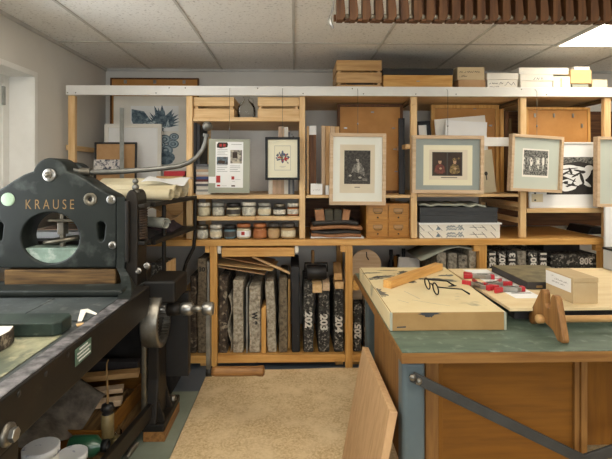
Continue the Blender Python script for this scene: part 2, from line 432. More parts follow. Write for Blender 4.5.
# plaster reveal bead round the window opening
t = MB().box(XL, XL + .006, WY1 - .004, WY1 + .03, WZ0, WZ1 + .03).box(XL, XL + .006, WY0 - .03, WY1 - .004, WZ1 - .004, WZ1 + .03).box(XL, XL + .006, WY0 - .03, WY0 + .004, WZ0, WZ1)
struct(t.build('trim_2', 'white_paint', bevel=.002))
t = MB().box(XL - .16, XL - .0005, WY1 - .004, WY1 - .0005, WZ0, WZ1 - .004).box(XL - .16, XL - .0005, WY0 + .004, WY1 - .004, WZ1 - .004, WZ1 - .0005)
struct(t.build('trim_3', 'white_paint'))
# floor coverings
tag(MB().prism([(-.63, .9), (2.6, .9), (2.6, 3.3), (.9, 3.36), (.3, 3.37), (-.1, 3.35), (-.626, 3.36)], 'z', .0005, .011).build('floor_board', 'chipboard', bevel=.001),
    'large tan chipboard sheet laid on the floor before the rack', 'floor board')
tag(MB().box(-1.35, -.633, .9, 3.04, .0005, .005).build('floor_mat', 'floor_mat'), 'thin grey-green mat on the floor at the foot of the press', 'mat')
# ceiling lamps: the first is visible, the other panels are added fill
def lamp(x0, x1, y0, y1, label):
    t = thing('ceiling_lamp', label, 'lamp', ((x0 + x1) / 2, (y0 + y1) / 2, ZC - .012), group='recessed ceiling lamps')
    f = MB().box(x0, x1, y0, y0 + .02, ZC - .014, ZC - .007).box(x0, x1, y1 - .02, y1, ZC - .014, ZC - .007).box(x0, x0 + .02, y0 + .02, y1 - .02, ZC - .014, ZC - .007).box(x1 - .02, x1, y0 + .02, y1 - .02, ZC - .014, ZC - .007)
    f.build('lamp_frame', 'white_paint', t)
    MB().box(x0 + .02, x1 - .02, y0 + .02, y1 - .02, ZC - .012, ZC - .007).build('diffuser', 'lamp_glow', t)
lamp(1.905, 2.53, 2.085, 3.335, 'bright rectangular ceiling light panel above the work table')
lamp(0.0, .62, .0, 1.2, 'added fill light panel overhead of the floor board, out of the picture')  # assumed panel above the aisle, added for overall brightness
lamp(0.0, .62, -1.7, -.5, 'added fill light panel behind the viewpoint, middle of the room')  # unseen panel behind the camera, put in to brighten the room
lamp(1.905, 2.53, -.42, .81, 'added fill light panel by the right wall, out of the picture')  # extra panel out of view, assumed to raise the brightness
lamp(-1.295, -.665, .83, 2.06, 'added fill light panel over by the window wall, out of the picture')  # added panel, placed to lift the left wall and the press
# ================================================================ shelving
YS = 3.40
zs = lambda py: ZY(py, YS)
rk = thing('storage_rack', 'pine storage rack with a white top rail along the back wall', 'shelf', (.3, 3.8, 0))
MB().box(XY(67.2, YS), 2.52, YS - .022, YS - .001, zs(96.2), zs(86.7)).build('top_rail', 'white_paint', rk, bevel=.003)
sx = MB()
for px in (69, 77, 157, 170, 186, 258, 303, 352, 363, 415, 455, 520, 545, 604):
    for dz in ((-.02,) if px % 2 else (.018,)):
        sx.lathe([(.0, YS - .0245), (.0045, YS - .024), (.0045, YS - .02)], 8, (XY(px, YS), 0, zs(91.4) + dz), 'y')
sx.build('screw', 'tarnish', rk)
posts = [(68, 74.6), (186.2, 192.4), (299.3, 305.2), (411, 417.2), (520.4, 526.4), (604.5, 611)]
for i, (a, b) in enumerate(posts):
    MB().box(XY(a, YS), XY(b, YS), YS, YS + .04, (0.955), zs(96.4)).build('post', 'pine_z', rk, bevel=.003)
    if i: MB().box(XY(a, YS), XY(b, YS), 4.135, 4.18, (0.955), zs(96.4)).build('post', 'pine_z', rk, bevel=.003)
for (a, b) in posts[1:]:
    x = XY((a + b) / 2, YS)
    MB().box(x - .012, x + .012, YS + .042, 4.118, 1.975, 2.004).build('bearer', 'oldwood_y', rk, bevel=.003)
MB().box(XY(405.5, YS), XY(410.8, YS), YS + .005, 4.118, 1.62, 1.655).build('bearer', 'pine_y', rk, bevel=.003)
for z in (1.18, 1.06):
    x = XY(522, YS)
    MB().box(x - .012, x + .012, YS + .042, 4.118, z, z + .04).build('bearer', 'pine_y', rk, bevel=.003)
MB().box(XL + .005, XL + .03, YS + .062, 4.15, 1.61, 1.65).build('bearer', 'pine_y', rk, bevel=.003)
MB().box(XY(300, YS), 2.5, YS, 4.17, 2.008, 2.03).build('top_deck', 'pine_x', rk, bevel=.002)
def shelf(a, b, t, bt, y1=4.115, y0=YS - .004):
    MB().box(XY(a, YS), XY(b, YS), y0, y1, zs(bt), zs(t)).build('shelf_board', 'pine_x', rk, bevel=.002)
shelf(193.1, 299.4, 117.5, 121.5)
shelf(193.1, 299.4, 194.8, 198.8)
shelf(193.1, 299.4, 216.2, 220.3)
shelf(306.1, 410.4, 195, 198)
shelf(417.6, 518.4, 194, 197)
shelf(526.6, 603.9, 208.8, 213.3)
ZCT = zs(239.0); ZCB = zs(245.2)
MB().box(XL + .005, XY(606, YS), YS - .03, 4.17, ZCB, ZCT - .0005).build('counter_board', 'honey_x', rk, bevel=.003)
for (a, b) in ((210.2, 217.2), (345.2, 352.4), (478.5, 486.2), (600, 607)):
    MB().box(XY(a, YS), XY(b, YS), YS - .015, YS + .045, 0, ZCB - .0005).build('post', 'honey_z', rk, bevel=.003)
    MB().box(XY(a, YS), XY(b, YS), 4.1, 4.16, 0, ZCB - .0005).build('post', 'honey_z', rk, bevel=.003)
    MB().box(XY(a - 5, YS), XY(b - 7.3, YS), YS - .012, YS + .04, ZCB - .05, ZCB - .001).build('bracket', 'honey_x', rk, bevel=.002)
ZB = zs(354.3)
for (a, b) in ((150, 210), (217.4, 345), (352.6, 478.3), (486.4, 599.8)):
    MB().box(XY(a, YS), XY(b, YS), YS - .012, 4.09, zs(361.8), ZB).build('bottom_board', 'honey_x', rk, bevel=.003)
for px in (340, 356, 203):
    x = XY(px, YS); MB().box(x - .03, x + .03, YS + .05, YS + .11, 0.0, zs(361.9)).build('foot_block', 'honey_z', rk, bevel=.002)
MB().box(XY(193, YS), XY(299, YS), 4.122, 4.132, zs(198), zs(122)).build('back_panel', 'white_paint', rk)
MB().box(XY(527, YS), 2.9, 4.122, 4.132, .96, 2.0).build('back_panel', 'brownwood_x', rk)
MB().box(XY(307, YS), XY(410, YS), 4.122, 4.132, .96, zs(198.2)).build('back_panel', 'brownwood_x', rk)
dr = MB().box(XY(222, YS), XY(294.5, YS), YS - .02, 3.9, zs(256), zs(247.2)).build('drawer', 'honey_x', rk, bevel=.003)
for px in (219.5, 296.8):
    x = XY(px, YS); MB().box(x - .013, x + .013, YS - .01, 3.9, zs(253), ZCB - .001).build('runner', 'carton_white', rk, bevel=.002)
# ---------------------------------------------------------------- lithographic stones standing in the rack
SY = 3.43
MK = {}
def stone(px0, px1, top, m, label, text=None, kind='stone', rot=90, tilt=0, tcol='chalk', th=None, ty=None, y0=None, depth=.5, name='litho_stone', base=None):
    y0 = y0 or SY
    xa, xb = XY(px0, y0), XY(px1, y0); z0 = ZB if base is None else base; h = ZY(top, y0) - z0; wd = xb - xa; cx = (xa + xb) / 2
    t = thing(name, label, kind, (cx, y0 + depth / 2, z0 + abs(math.sin(R(tilt))) * wd / 2 + .001), (0, R(tilt), 0), 'printing stones in the rack' if name == 'litho_stone' else None)
    b = MB(); rg = random.Random(int(px0 * 10))
    j = lambda: rg.uniform(-.004, .004)
    n = 7; L = []
    for k in range(n + 1):
        z = h * k / n
        L.append((-wd / 2 + (j() if 0 < k < n else 0), z))
    Rr = [(wd / 2 + (j() if 0 < k < n else 0), h * k / n) for k in range(n, -1, -1)]
    b.prism(L + Rr, 'y', -depth / 2, depth / 2)
    b.build('slab', m, t, world=False, bevel=min(.012, wd * .25), seg=3, angle=50)
    if text:
        zc = (ZY(ty, y0) - z0) if ty else h * .55; hh = th or wd * .55
        wtx = hh * .62 * len(text) * 1.15
        M = Matrix.Translation((0, -depth / 2 - .0008, zc)) @ Matrix.Rotation(R(rot), 4, 'Y')
        MB().mesh(text_mesh(text, wtx, hh, M, bold=.045)).build('painted_number', tcol, t, world=False)
    return t
stone(189.8, 196.3, 275, 'stone_dark', 'narrow dark brown stone at the left end of the rack')
stone(197.2, 206.6, 258, 'stone_brown', 'tall grey-brown stone with dark scribbled 30 beside the left rack post', '30', th=.034, ty=269, rot=0, tcol='black')
tag(MB().box(XY(207.2, SY), XY(209.4, SY), SY, SY + .4, ZB + .001, zs(262)).build('zinc_plate', 'zinc', bevel=.001), 'thin pale plate standing between tall brown stone and left rack post', 'plate')
tag(MB().box(XY(182, SY), XY(187.4, SY), SY + .02, SY + .3, ZB + .001, zs(291)).build('wood_strip', 'honey_z', bevel=.002), 'upright orange wood strip beside the narrow dark brown stone', 'strip')
stone(218.7, 227.5, 276, 'stone_dark', 'dark brown mottled stone first right of left rack post')
px = lambda v: 229.3 + 1.9 * math.sin(v * 9.5) * (1 - .3 * v)
wp = MB().grid(lambda u, v: (XY(229.6 + 1.9 * math.sin(v * 9.5 + .5), SY), SY + .01 + u * .38, ZB + .002 + v * (ZY(296, SY) - ZB)), 2, 28, .003)
tag(wp.build('curled_sheet', 'stone_pale'), 'thin wavy curled sheet standing beside the dark brown mottled stone', 'sheet')
stone(232.6, 243.3, 280, 'stone_pale', 'pale grey plain stone right of the wavy curled sheet')
tag(MB().box(XY(246, SY), XY(247.6, SY), SY, SY + .4, ZB + .001, zs(288)).build('zinc_plate', 'zinc', bevel=.001), 'thin grey plate standing left of the stone marked W8', 'plate')
stone(248.8, 260.4, 286.5, 'stone_pale', 'pale stone marked W8 in black paint', 'W 8', tcol='black', th=.045, ty=318)
tag(MB().prism([(XY(261.4, SY), ZB + .001), (XY(266, SY), ZB + .001), (XY(266, SY), zs(306)), (XY(261.4, SY), zs(309))], 'y', SY - .01, SY + .2).build('wood_wedge', 'honey_z', bevel=.002), 'light wooden wedge standing right of the stone marked W8', 'wedge')
stone(267.8, 276.6, 281.5, 'stone_pale', 'pale leaning stone right of the light wooden wedge', tilt=-2.2)
stone(278.8, 287.3, 278, 'stone_brown', 'plain grey-brown stone left of black flecked stone')
tag(MB().box(XY(287.9, SY), XY(290.2, SY), SY + .08, SY + .4, ZB + .001, zs(283)).build('wood_strip', 'honey_z', bevel=.002), 'thin wood strip between plain grey-brown stone and black stone', 'strip')
stone(291.4, 300.2, 266.5, 'stone_ink', 'smooth tall black stone with white flecks, unnumbered', tilt=-.6)
stone(303.4, 313.8, 284, 'stone_black', 'black mottled stone painted 202 in white', '202', th=.056, ty=320)
stone(318.2, 329.6, 284, 'stone_black', 'black mottled stone painted 203 in white', '203', th=.056, ty=322.5)
stone(334, 343.7, 290, 'stone_black', 'black mottled stone painted 204 in white', '204', th=.056, ty=325)
stone(353, 361.4, 305.5, 'stone_black', 'black mottled stone painted 205 in white', '205', rot=-90, th=.05, ty=332, tilt=1)
stone(364.2, 369, 284, 'stone_dark', 'dark unnumbered stone behind the blue rear table leg')
stone(376.5, 386.6, 300, 'stone_black', 'black stone painted 206, half hidden by the table edge', '206', rot=-90, th=.05, ty=340)
stone(389, 399, 300, 'stone_brown', 'brown stone hidden behind the front of the work table')
stone(437, 446.8, 252.5, 'stone_grey', 'plain grey stone behind the table, first of four under the curled card')
stone(448.6, 457.4, 254, 'stone_grey', 'plain grey stone behind the table, second of four under the curled card')
stone(458.9, 468, 256, 'stone_grey', 'grey stone with a dark painted mark behind the table', '8', tcol='black', th=.03, ty=262, rot=0)
stone(469.4, 476.8, 249.5, 'stone_pale', 'taller pale stone touching the right rack post', depth=.45)
for (a, b, tp, tx, rt, lab) in ((488.3, 496.6, 252, '321', -90, 'black stone painted 321 behind the table'), (498.2, 506.5, 252, '307', -90, 'black stone painted 307 behind the table'),
                         (508.2, 516.4, 252, '313', -90, 'black stone painted 313 behind the table'), (529, 537.8, 251.5, '306', -90, 'black stone painted 306 behind the table'), (539.6, 547.4, 254, '311', -90, 'black stone painted 311 behind the table')):
    stone(a, b, tp, 'stone_black', lab, tx, rot=rt, th=.048, ty=261)
stone(517.6, 526.8, 252, 'stone_grey', 'pale unnumbered stone between the stones painted 313 and 306')
def flat_stone(x0, x1, z0, z1, m, label, text, y0=3.46):
    t = thing('litho_stone', label, 'stone', ((x0 + x1) / 2, y0 + .2, z0), group='printing stones in the rack')
    MB().box(x0, x1, y0, y0 + .42, z0, z1).build('slab', m, t, bevel=.01, seg=3)
    if text:
        M = Matrix.Translation((x1 - .1, y0 - .0006, (z0 + z1) / 2 - .004)) @ Matrix.Rotation(PI, 4, 'Y')
        MB().mesh(text_mesh(text, .1, .052, M, bold=.03)).build('painted_number', 'chalk', t)
xa, xb = XY(551, 3.46), XY(599, 3.46)
zt = ZY(255.5, 3.46); hh = .097
MB().box(XY(551.5, YS), XY(599.8, YS), YS + .05, 4.09, zt - 2 * hh - .03, zt - 2 * hh - .002).build('shelf_board', 'honey_x', rk, bevel=.002)
flat_stone(xa, xb, zt - 2 * hh, zt - hh - .001, 'stone_black', 'flat-lying black stone directly beneath the stone painted 308', '2')
flat_stone(xa, xb, zt - hh, zt, 'stone_black', 'flat-lying black stone painted 308 upside down, top of its stack', '308')
tag(MB().box(xa + .02, xb - .06, 3.6, 4.05, zt + .001, zt + .06).build('dark_board', 'case_dark', bevel=.004), 'dark board lying over the flat stone painted 308', 'board')
# odds and ends lying on the stones
def slab_thing(name, m, a, b, w, h, label, cat, bev=.003, up=(0, 0, 1)):
    return tag(MB().bar(a, b, w, h, up).build(name, m, bevel=bev), label, cat)
zz0 = zs(281)
slab_thing('cardboard_sheet', 'kraft', (XY(221, 3.6), 3.62, zs(270) + .012), (XY(266, 3.5), 3.6, zs(280) + .03), .3, .006, 'brown cardboard sheet lying lowest across the stones', 'sheet', .001)
slab_thing('cardboard_sheet', 'carton_tan', (XY(219, 3.6), 3.64, zs(271) + .042), (XY(275, 3.5), 3.6, zs(278) + .05), .36, .006, 'tan cardboard sheet lying over the brown sheet on the stones', 'sheet', .001)
slab_thing('cardboard_sheet', 'carton_brown', (XY(226, 3.6), 3.66, zs(264) + .032), (XY(272, 3.5), 3.62, zs(276) + .056), .3, .005, 'reddish brown top cardboard sheet under the narrow slat', 'sheet', .001)
slab_thing('pine_lath', 'pine_x', (XY(252, 3.46), 3.5, zs(258.5)), (XY(291, 3.46), 3.5, zs(276.3)), .04, .016, 'narrow pine slat sloping down over the cardboard sheets', 'slat', .002)
# ink roller lying on the stones with its handle up
rt = thing('ink_roller', 'black ink roller with an upright handle, set on top of the stones', 'roller', (XY(316, 3.47), 3.5, ZY(284, 3.5) + .002))
zr = ZY(273, 3.46)
MB().lathe([(.0, XY(306, 3.46)), (.05, XY(306, 3.46) + .004), (.055, XY(307.5, 3.46)), (.055, XY(325.5, 3.46)), (.05, XY(327, 3.46) - .004), (0, XY(327, 3.46))], 20, (0, 3.5, zr), 'x').build('roller_drum', 'black', rt)
MB().tube([(XY(305, 3.46), 3.5, zr), (XY(305, 3.46), 3.5, zr + .066), (XY(327.6, 3.46), 3.5, zr + .066), (XY(327.6, 3.46), 3.5, zr)], .008, 8).build('roller_frame', 'iron_dark', rt)
MB().lathe([(.009, zr + .066), (.013, zr + .08), (.014, zr + .15), (.011, zr + .165), (0, zr + .168)], 14, (XY(313, 3.46), 3.5, 0)).build('handle', 'oldwood_z', rt)
for (a, b, t_, bt, m, lab) in ((312.6, 322, 284.5, 293, 'pine_y', 'small square-ended pine block on the stone painted 202'), (322.8, 329.8, 283, 291, 'ash_y', 'smaller pinkish wood block beside the square-ended pine block')):
    tag(MB().box(XY(a, 3.4), XY(b, 3.4), 3.4, 3.56, ZY(bt, 3.4), ZY(t_, 3.4)).build('wood_block', m, bevel=.002), lab, 'block')
slab_thing('wood_block', 'plank_y', (XY(338, 3.42), 3.42, ZY(277, 3.42)), (XY(337, 3.7), 3.72, ZY(277, 3.42) + .03), .06, .05, 'brown wood block leaning over the stone painted 204', 'block')
slab_thing('wood_block', 'pine_y', (XY(339.4, 3.42), 3.41, ZY(285.5, 3.42)), (XY(339.4, 3.42), 3.6, ZY(285.5, 3.42)), .066, .05, 'pale wood block resting directly on the stone painted 204', 'block')
# third bay of the lower rack
yk = 3.55
tag(MB().prism([(XY(350.4, yk), ZY(300, yk)), (XY(381.6, yk), ZY(300, yk))] + ellipse(XY(366, yk), ZY(265, yk), .118, .118, 24, 0, PI), 'y', yk, yk + .02).build('round_board', 'ash_x', bevel=.003),
    'round-topped pale wooden board with a hanging hook behind the table', 'board')
o = bpy.data.objects['round_board']
WM[o] = Matrix.Translation(o.location)
MB().tube([(XY(366.4, yk), yk - .004, ZY(252, yk)), (XY(366.6, yk), yk - .01, ZY(257, yk)), (XY(368.5, yk), yk - .01, ZY(260, yk))], .004, 6).build('hook', 'iron_dark', o)
zsh = ZY(300, yk)
tag(MB().box(XY(352.6, 3.45), XY(476, 3.45), 3.66, 4.08, zsh - .02, zsh - .002).build('stone_cover_board', 'plank_x', bevel=.002), 'flat plank behind the work table carrying jars and cards', 'board')
tag(MB().box(XY(353, 3.4), XY(358.8, 3.4), 3.39, 3.56, ZY(290.5, 3.4), ZY(281, 3.4)).build('wood_block', 'honey_y', bevel=.002), 'small orange wood block below the round-topped board', 'block')
for (pxc, tp, m, hgt) in ((391, 250, 'black', .2), (398, 255, 'iron_dark', .16), (403.5, 249, 'black', .21)):
    yy = 3.8; t = thing('ink_bottle', {391: 'black ink bottle nearest the round-topped board', 398: 'short dark ink bottle, middle of three behind the table', 403.5: 'tall black ink bottle beside the white cards'}[pxc], 'bottle', (XY(pxc, yy), yy, zsh), group='ink bottles behind the table')
    h2 = ZY(tp, yy) - zsh
    MB().lathe([(0, 0), (.03, 0), (.032, .01), (.032, h2 * .6), (.013, h2 * .78), (.013, h2 * .9)], 16).build('bottle_body', m, t, world=False)
    MB().lathe([(.016, h2 * .88), (.016, h2), (0, h2)], 14).build('cap', 'black', t, world=False)
tag(MB().box(XY(393.5, 3.75), XY(396.5, 3.75), 3.72, 3.75, zsh, ZY(256, 3.75)).build('wood_peg', 'orange_z', bevel=.003), 'short orange wooden peg among the dark ink bottles', 'peg')
for (a, b, tp, ti, lab) in ((397, 408.5, 258, 8, 'white folded card left of the other white card, behind the table'), (411, 421, 259, -6, 'white folded card closest to the curled grey card')):
    t = thing('folded_card', lab, 'card', (XY((a + b) / 2, 3.68), 3.7, zsh), (0, R(ti * .4), R(ti)))
    ww = XY(b, 3.68) - XY(a, 3.68); h2 = ZY(tp, 3.68) - zsh
    MB().prism([(-.05, 0), (-.044, 0), (0, h2 - .008), (.044, 0), (.05, 0), (.003, h2), (-.003, h2)], 'x', -ww / 2, ww / 2).build('card_fold', 'paper_white', t, world=False)
cs = MB().grid(lambda u, v: (XY(420 + 52 * u, 3.42), 3.4 + v * .45, ZY(264 - 13.5 * math.sin(min(1, u * 1.15) ** 1.2 * PI * .62) + 4 * max(0, u - .8), 3.42) + .024), 22, 3, .004)
tag(cs.build('curled_card', 'paper_grey'), 'curled sheet of grey card draped over the plain grey stones', 'card')
# ================================================================ pictures
def frame_mb(w, h, fw, t, y0=0):
    b = MB()
    for p in ([(-w/2, 0), (w/2, 0), (w/2-fw, fw), (-w/2+fw, fw)], [(-w/2, h), (w/2, h), (w/2-fw, h-fw), (-w/2+fw, h-fw)],
              [(-w/2, 0), (-w/2+fw, fw), (-w/2+fw, h-fw), (-w/2, h)], [(w/2, 0), (w/2-fw, fw), (w/2-fw, h-fw), (w/2, h)]):
        b.prism(p, 'y', y0 - t, y0)
    return b
def picture(name, label, cat, px0, px1, py0, py1, Y, fw, t, fm, mm, art=None, mats=(), roll=0, yaw=0, pitch=0, group=None, cord=0):
    a, c = atY(px0, py1, Y), atY(px1, py0, Y); w, h = c.x - a.x, c.z - a.z
    root = thing(name, label, cat, ((a.x + c.x) / 2, Y + t, a.z), (R(pitch), R(roll), R(yaw)), group)
    if fw: frame_mb(w, h, fw, t).build('picture_frame', fm, root, world=False, bevel=.002)
    iw, ih = w / 2 - fw, h / 2 - fw
    yb = -t * .5 if fw else -t
    MB().box(-iw - (.001 if fw else 0), iw + (.001 if fw else 0), yb, -.001, fw, h - fw).build('mount' if fw else 'sheet', mm, root, world=False)
    if art:
        b = MB(); b.M = Matrix.Translation((0, yb, h / 2))
        lay = [0]
        def put(mi, pts, up=True):
            lay[0] += 1; b.mi = mi; flat(b, [(p[0] * iw, p[1] * ih) for p in pts], -.0004 - lay[0] * .00006)
        art(put, iw, ih); b.build('print', [MATS[m] for m in mats], root, world=False)
    if cord:
        M = WM[root].inverted()
        for q in ([(0)] if cord == 1 else [-.3, .3]):
            top = Vector((WM[root] @ Vector((q * w, -t * .5, h))))
            MB().tube([top, (top.x, min(top.y, YS - .024), zs(92)), (top.x, YS - .026, zs(89))], .0016, 5).build('cord', 'tarnish', root)
            MB().ball((top.x, top.y, min(top.z + .07, 1.97)), .006, 8, (1, 1, 1.6)).build('cord_lock', 'steel', root)
    return root
E = ellipse
def art_portrait(put, iw, ih):
    put(0, rect(-.72, .7, -.74, .76)); put(1, rect(-.54, .52, -.46, .58))
    put(2, [(-.22, -.36), (-.26, -.1), (-.16, .12), (-.02, .2), (.14, .18), (.26, .02), (.3, -.2), (.34, -.36)])   # coat
    put(3, [(-.36, -.34), (-.3, -.16), (-.14, -.08), (.12, -.14), (.3, -.24), (.38, -.36)])
    put(4, [(-.03, .02), (.0, .2), (.07, .22), (.09, .04), (.04, -.12)])                                            # collar
    put(4, E(.02, .31, .085, .085)); put(1, E(.0, .38, .115, .07, 16)); put(1, E(.09, .32, .045, .09, 12))
    put(4, E(-.3, -.2, .06, .03)); put(4, E(.1, -.26, .07, .03)); put(2, rect(.2, .4, -.36, -.28))
    put(5, rect(-.12, .1, -.57, -.55))
def art_pair(put, iw, ih):
    put(0, rect(-.75, .77, -.82, .76)); put(1, rect(-.57, .62, -.6, .58)); put(6, rect(-.2, .3, -.53, -.5))
    put(6, rect(-.48, .46, -.45, .49))
    for cx, col in ((-.24, 4), (.22, 5)):
        put(2, rect(cx - .21, cx + .21, -.42, .46))
        put(3, E(cx, .11, .05, .1)); put(2 if cx < 0 else 5, E(cx, .2, .07, .06)); put(col, [(cx - .17, -.3), (cx - .13, -.06), (cx - .05, .02), (cx + .05, .02), (cx + .13, -.06), (cx + .17, -.3), (cx + .08, -.36), (cx - .08, -.36)])
        put(3, E(cx + .02, -.16, .04, .04))
    put(5, E(.34, .24, .03, .04))
def art_forest(put, iw, ih):
    put(0, rect(-.58, .56, -.54, .58)); put(1, rect(-.53, .52, -.46, .52))
    put(2, rect(-.53, .52, .24, .52)); put(2, [(-.53, -.46), (.52, -.46), (.52, -.3), (.2, -.24), (-.1, -.3), (-.53, -.22)])
    for x, w in ((-.42, .07), (-.3, .04), (-.06, .09), (.22, .07), (.4, .06)):
        put(2, [(x - w * .7, -.38), (x + w * .7, -.38), (x + w * .5, .4), (x - w * .5, .4)])
    for x, z in ((-.2, .05), (.1, .0), (.32, .1)): put(0, E(x, z, .05, .17, 12))
    put(1, E(-.2, .1, .03, .05)); put(1, E(.1, -.05, .03, .06))
def art_crest(put, iw, ih):
    put(1, rect(-.55, .55, -.62, .68)); put(0, rect(-.53, .53, -.6, .66))
    rg = random.Random(3)
    for k in range(30):
        a = .5 + (2.1 if k % 2 else -.0) * 0 + rg.uniform(-1.1, .9); r = rg.uniform(.2, .46); sg = 1 if k % 2 else -1; x, z = sg * r * math.cos(a), r * math.sin(a) * .8 - .04
        put((2, 4, 6, 2, 4, 3)[k // 2 % 6], E(x, z, .075, .04, 10, rot=sg * a))
    put(3, E(.2, -.02, .1, .1)); put(5, E(-.05, .0, .09, .1)); put(6, [(-.1, -.02), (.1, -.02), (.08, -.18), (0, -.26), (-.08, -.18)]); put(3, [(-.05, -.06), (.06, -.06), (.02, -.2)])
    put(4, E(0, .13, .07, .09)); put(2, E(0, .3, .07, .12)); put(6, E(.02, .36, .03, .06)); put(1, rect(-.2, .22, -.42, -.405)); put(1, rect(-.12, .14, -.47, -.46))
def art_figure(put, iw, ih):
    put(0, rect(-.5, .995, -.62, .58)); put(3, [(-.5, .58), (.995, .58), (.995, .34), (.5, .44), (0, .36), (-.5, .46)])
    W = 1
    for a in ((.05, .2, .42, .12, .12), (.45, .12, .4, .17, -.1), (.25, -.02, .5, .1, -.35), (-.2, -.02, .3, .12, .5), (-.3, -.2, .28, .09, -.5), (.1, -.24, .3, .1, .3), (.42, -.08, .16, .3, .4), (.75, .0, .2, .08, .9), (.7, -.25, .22, .06, -.6), (-.1, .16, .3, .07, .4), (.82, .22, .14, .1, .2), (-.1, -.38, .34, .09, -.3), (.25, -.42, .26, .07, .3)):
        put(W, E(a[0], a[1], a[2], a[3], 18, rot=a[4]))
    for a in ((.2, .2, .3, .018, .1), (.5, .14, .16, .03, -.2), (.62, .1, .1, .05, 0), (.15, -.1, .3, .02, -.4), (.0, -.25, .2, .018, .35), (-.2, -.12, .16, .02, .5), (.1, -.24, .07, .05, 0), (.3, .02, .2, .016, -.2), (.34, -.2, .12, .02, 1), (.45, .02, .2, .03, .5), (.3, -.32, .2, .025, -.2), (.05, .04, .24, .03, .5), (.6, -.1, .05, .2, .3), (.25, .13, .04, .12, .4), (-.1, -.16, .1, .03, .2), (.5, -.36, .12, .03, .6)):
        put(0, E(a[0], a[1], a[2], a[3], 12, rot=a[4]))
    put(2, rect(-.97, -.62, -.86, -.6)); put(0, E(-.86, -.58, .03, .03)); put(0, E(-.86, -.8, .03, .03))
def art_poster(put0, iw, ih):
    def put(mi, pts): put0(mi, [(-.54 + (p[0] + .3) * 1.3 + (.17 if p[1] < .05 else .0), .43 + p[1] * .68) for p in pts])
    put(3, rect(-.3, .70, .06, .62))
    rg = random.Random(5)
    def leaf(x, z, l, w, a, mi):
        put(mi, [(x, z), (x + math.cos(a - .35) * l * .5 - math.sin(a) * -w, z + (math.sin(a) * l * .5 - w)), (x + math.cos(a) * l, z + math.sin(a) * l), (x + math.cos(a) * l * .45 - math.sin(a) * w, z + math.sin(a) * l * .5 + w * math.cos(a))])
    put(0, [(-.28, .55), (-.02, .5), (.12, .3), (.1, .18), (-.2, .12), (-.28, .3)])
    for k in range(15):
        a = .1 + k * .17; leaf(.3, .16, rg.uniform(.28, .5), .035, a, (0, 2, 0)[k % 3])
    for k in range(22): put((0, 2, 1)[k % 3], E(rg.uniform(-.1, .5), rg.uniform(.08, .34), rg.uniform(.03, .1), rg.uniform(.012, .03), 10, rot=rg.uniform(0, 3)))
    for (x, z, r) in ((.28, -.12, .13), (.46, -.22, .12), (.3, -.36, .16), (.48, -.06, .1), (.2, -.24, .1)):
        put(0, E(x, z, r, r * .8)); put(1, E(x, z, r * .78, r * .6)); put(2, E(x, z, r * .5, r * .4)); put(1, E(x, z, r * .25, r * .2))
    put(2, E(.3, -.52, .2, .14)); put(0, E(.3, -.6, .16, .08))
def art_info(put, iw, ih):
    put(0, rect(-.66, .68, -.8, .9))
    put(3, [(-.6, .68), (-.6, .8), (-.52, .88), (-.1, .88), (-.06, .8), (-.1, .7), (-.4, .66)]); put(2, rect(-.48, -.36, .72, .82)); put(2, rect(-.3, -.18, .72, .82))
    put(4, rect(-.6, -.06, .05, .34)); put(5, rect(-.04 + .1, .62, .1, .6)); put(3, rect(.16, .4, .3, .52)); put(3, rect(-.55, -.2, .1, .2))
    for x0 in (-.58, .04):
        for k in range(13):
            z = .62 - k * .068
            if (x0 < 0 and .02 < z < .38) or (x0 > 0 and .06 < z < .64): continue
            put(1, rect(x0, x0 + .5 - .12 * (k % 3 == 2), z - .008, z + .008))
    put(1, rect(.1, .6, .8, .815)); put(0, rect(-.98, -.64, -.64, -.4)); put(2, rect(-.62, -.42, -.62, -.36)); put(2, rect(.12, .26, -.5, -.38)); put(2, rect(-.58, -.42, -.76, -.7)); put(1, rect(.14, .3, -.58, -.57)); put(3, rect(.12, .3, -.76, -.71)); put(1, rect(.3, .56, -.5, -.49)); put(1, rect(-.36, -.1, -.74, -.73))
def art_none(put, iw, ih): put(0, rect(-.45, .5, -.4, .5))
HG = 'pictures hung by cords from the white top rail'
picture('framed_print', 'pale wood framed portrait engraving of a seated man with cream mount, hung on cord', 'picture', 329.2, 385.8, 133.2, 205.2, 3.335, .026, .035, 'ash_x', 'passepartout_white', art_portrait,
        ('print_tan', 'print_dark', 'print_mid', 'print_dark', 'print_light', 'text_dark'), roll=.5, group=HG, cord=1)
picture('framed_print', 'wide ash framed double portrait in colour with grey mount', 'picture', 412.2, 484, 135.4, 193.6, 3.335, .026, .035, 'ash_x', 'passepartout_grey', art_pair,
        ('passepartout_cream', 'print_tan', 'oil_dark', 'skin', 'oil_red', 'oil_gold', 'text_dark'), roll=.4, group=HG, cord=1)
picture('framed_print', 'tilted ash framed etching of trees with pale sage mount', 'picture', 507, 564.4, 135.2, 192, 3.32, .022, .045, 'ash_x', 'passepartout_sage', art_forest,
        ('paper', 'etch', 'etch_dark'), roll=2.6, yaw=9, group=HG, cord=1)
picture('framed_print', 'ash framed picture with sage mount cut by the photo right edge', 'picture', 594.5, 655, 137, 207, 3.32, .022, .045, 'ash_x', 'passepartout_sage', art_none, ('paper_cream',), roll=.4, yaw=6, group=HG, cord=1)
picture('framed_crest', 'black framed colour heraldic crest on cream paper', 'picture', 265.2, 299.8, 137, 180, 3.345, .018, .03, 'black_gloss', 'passepartout_cream', art_crest,
        ('passepartout_cream', 'text_grey', 'ink_navy', 'ink_red', 'print_mid', 'oil_gold', 'ink_navy'), group=HG, cord=1)
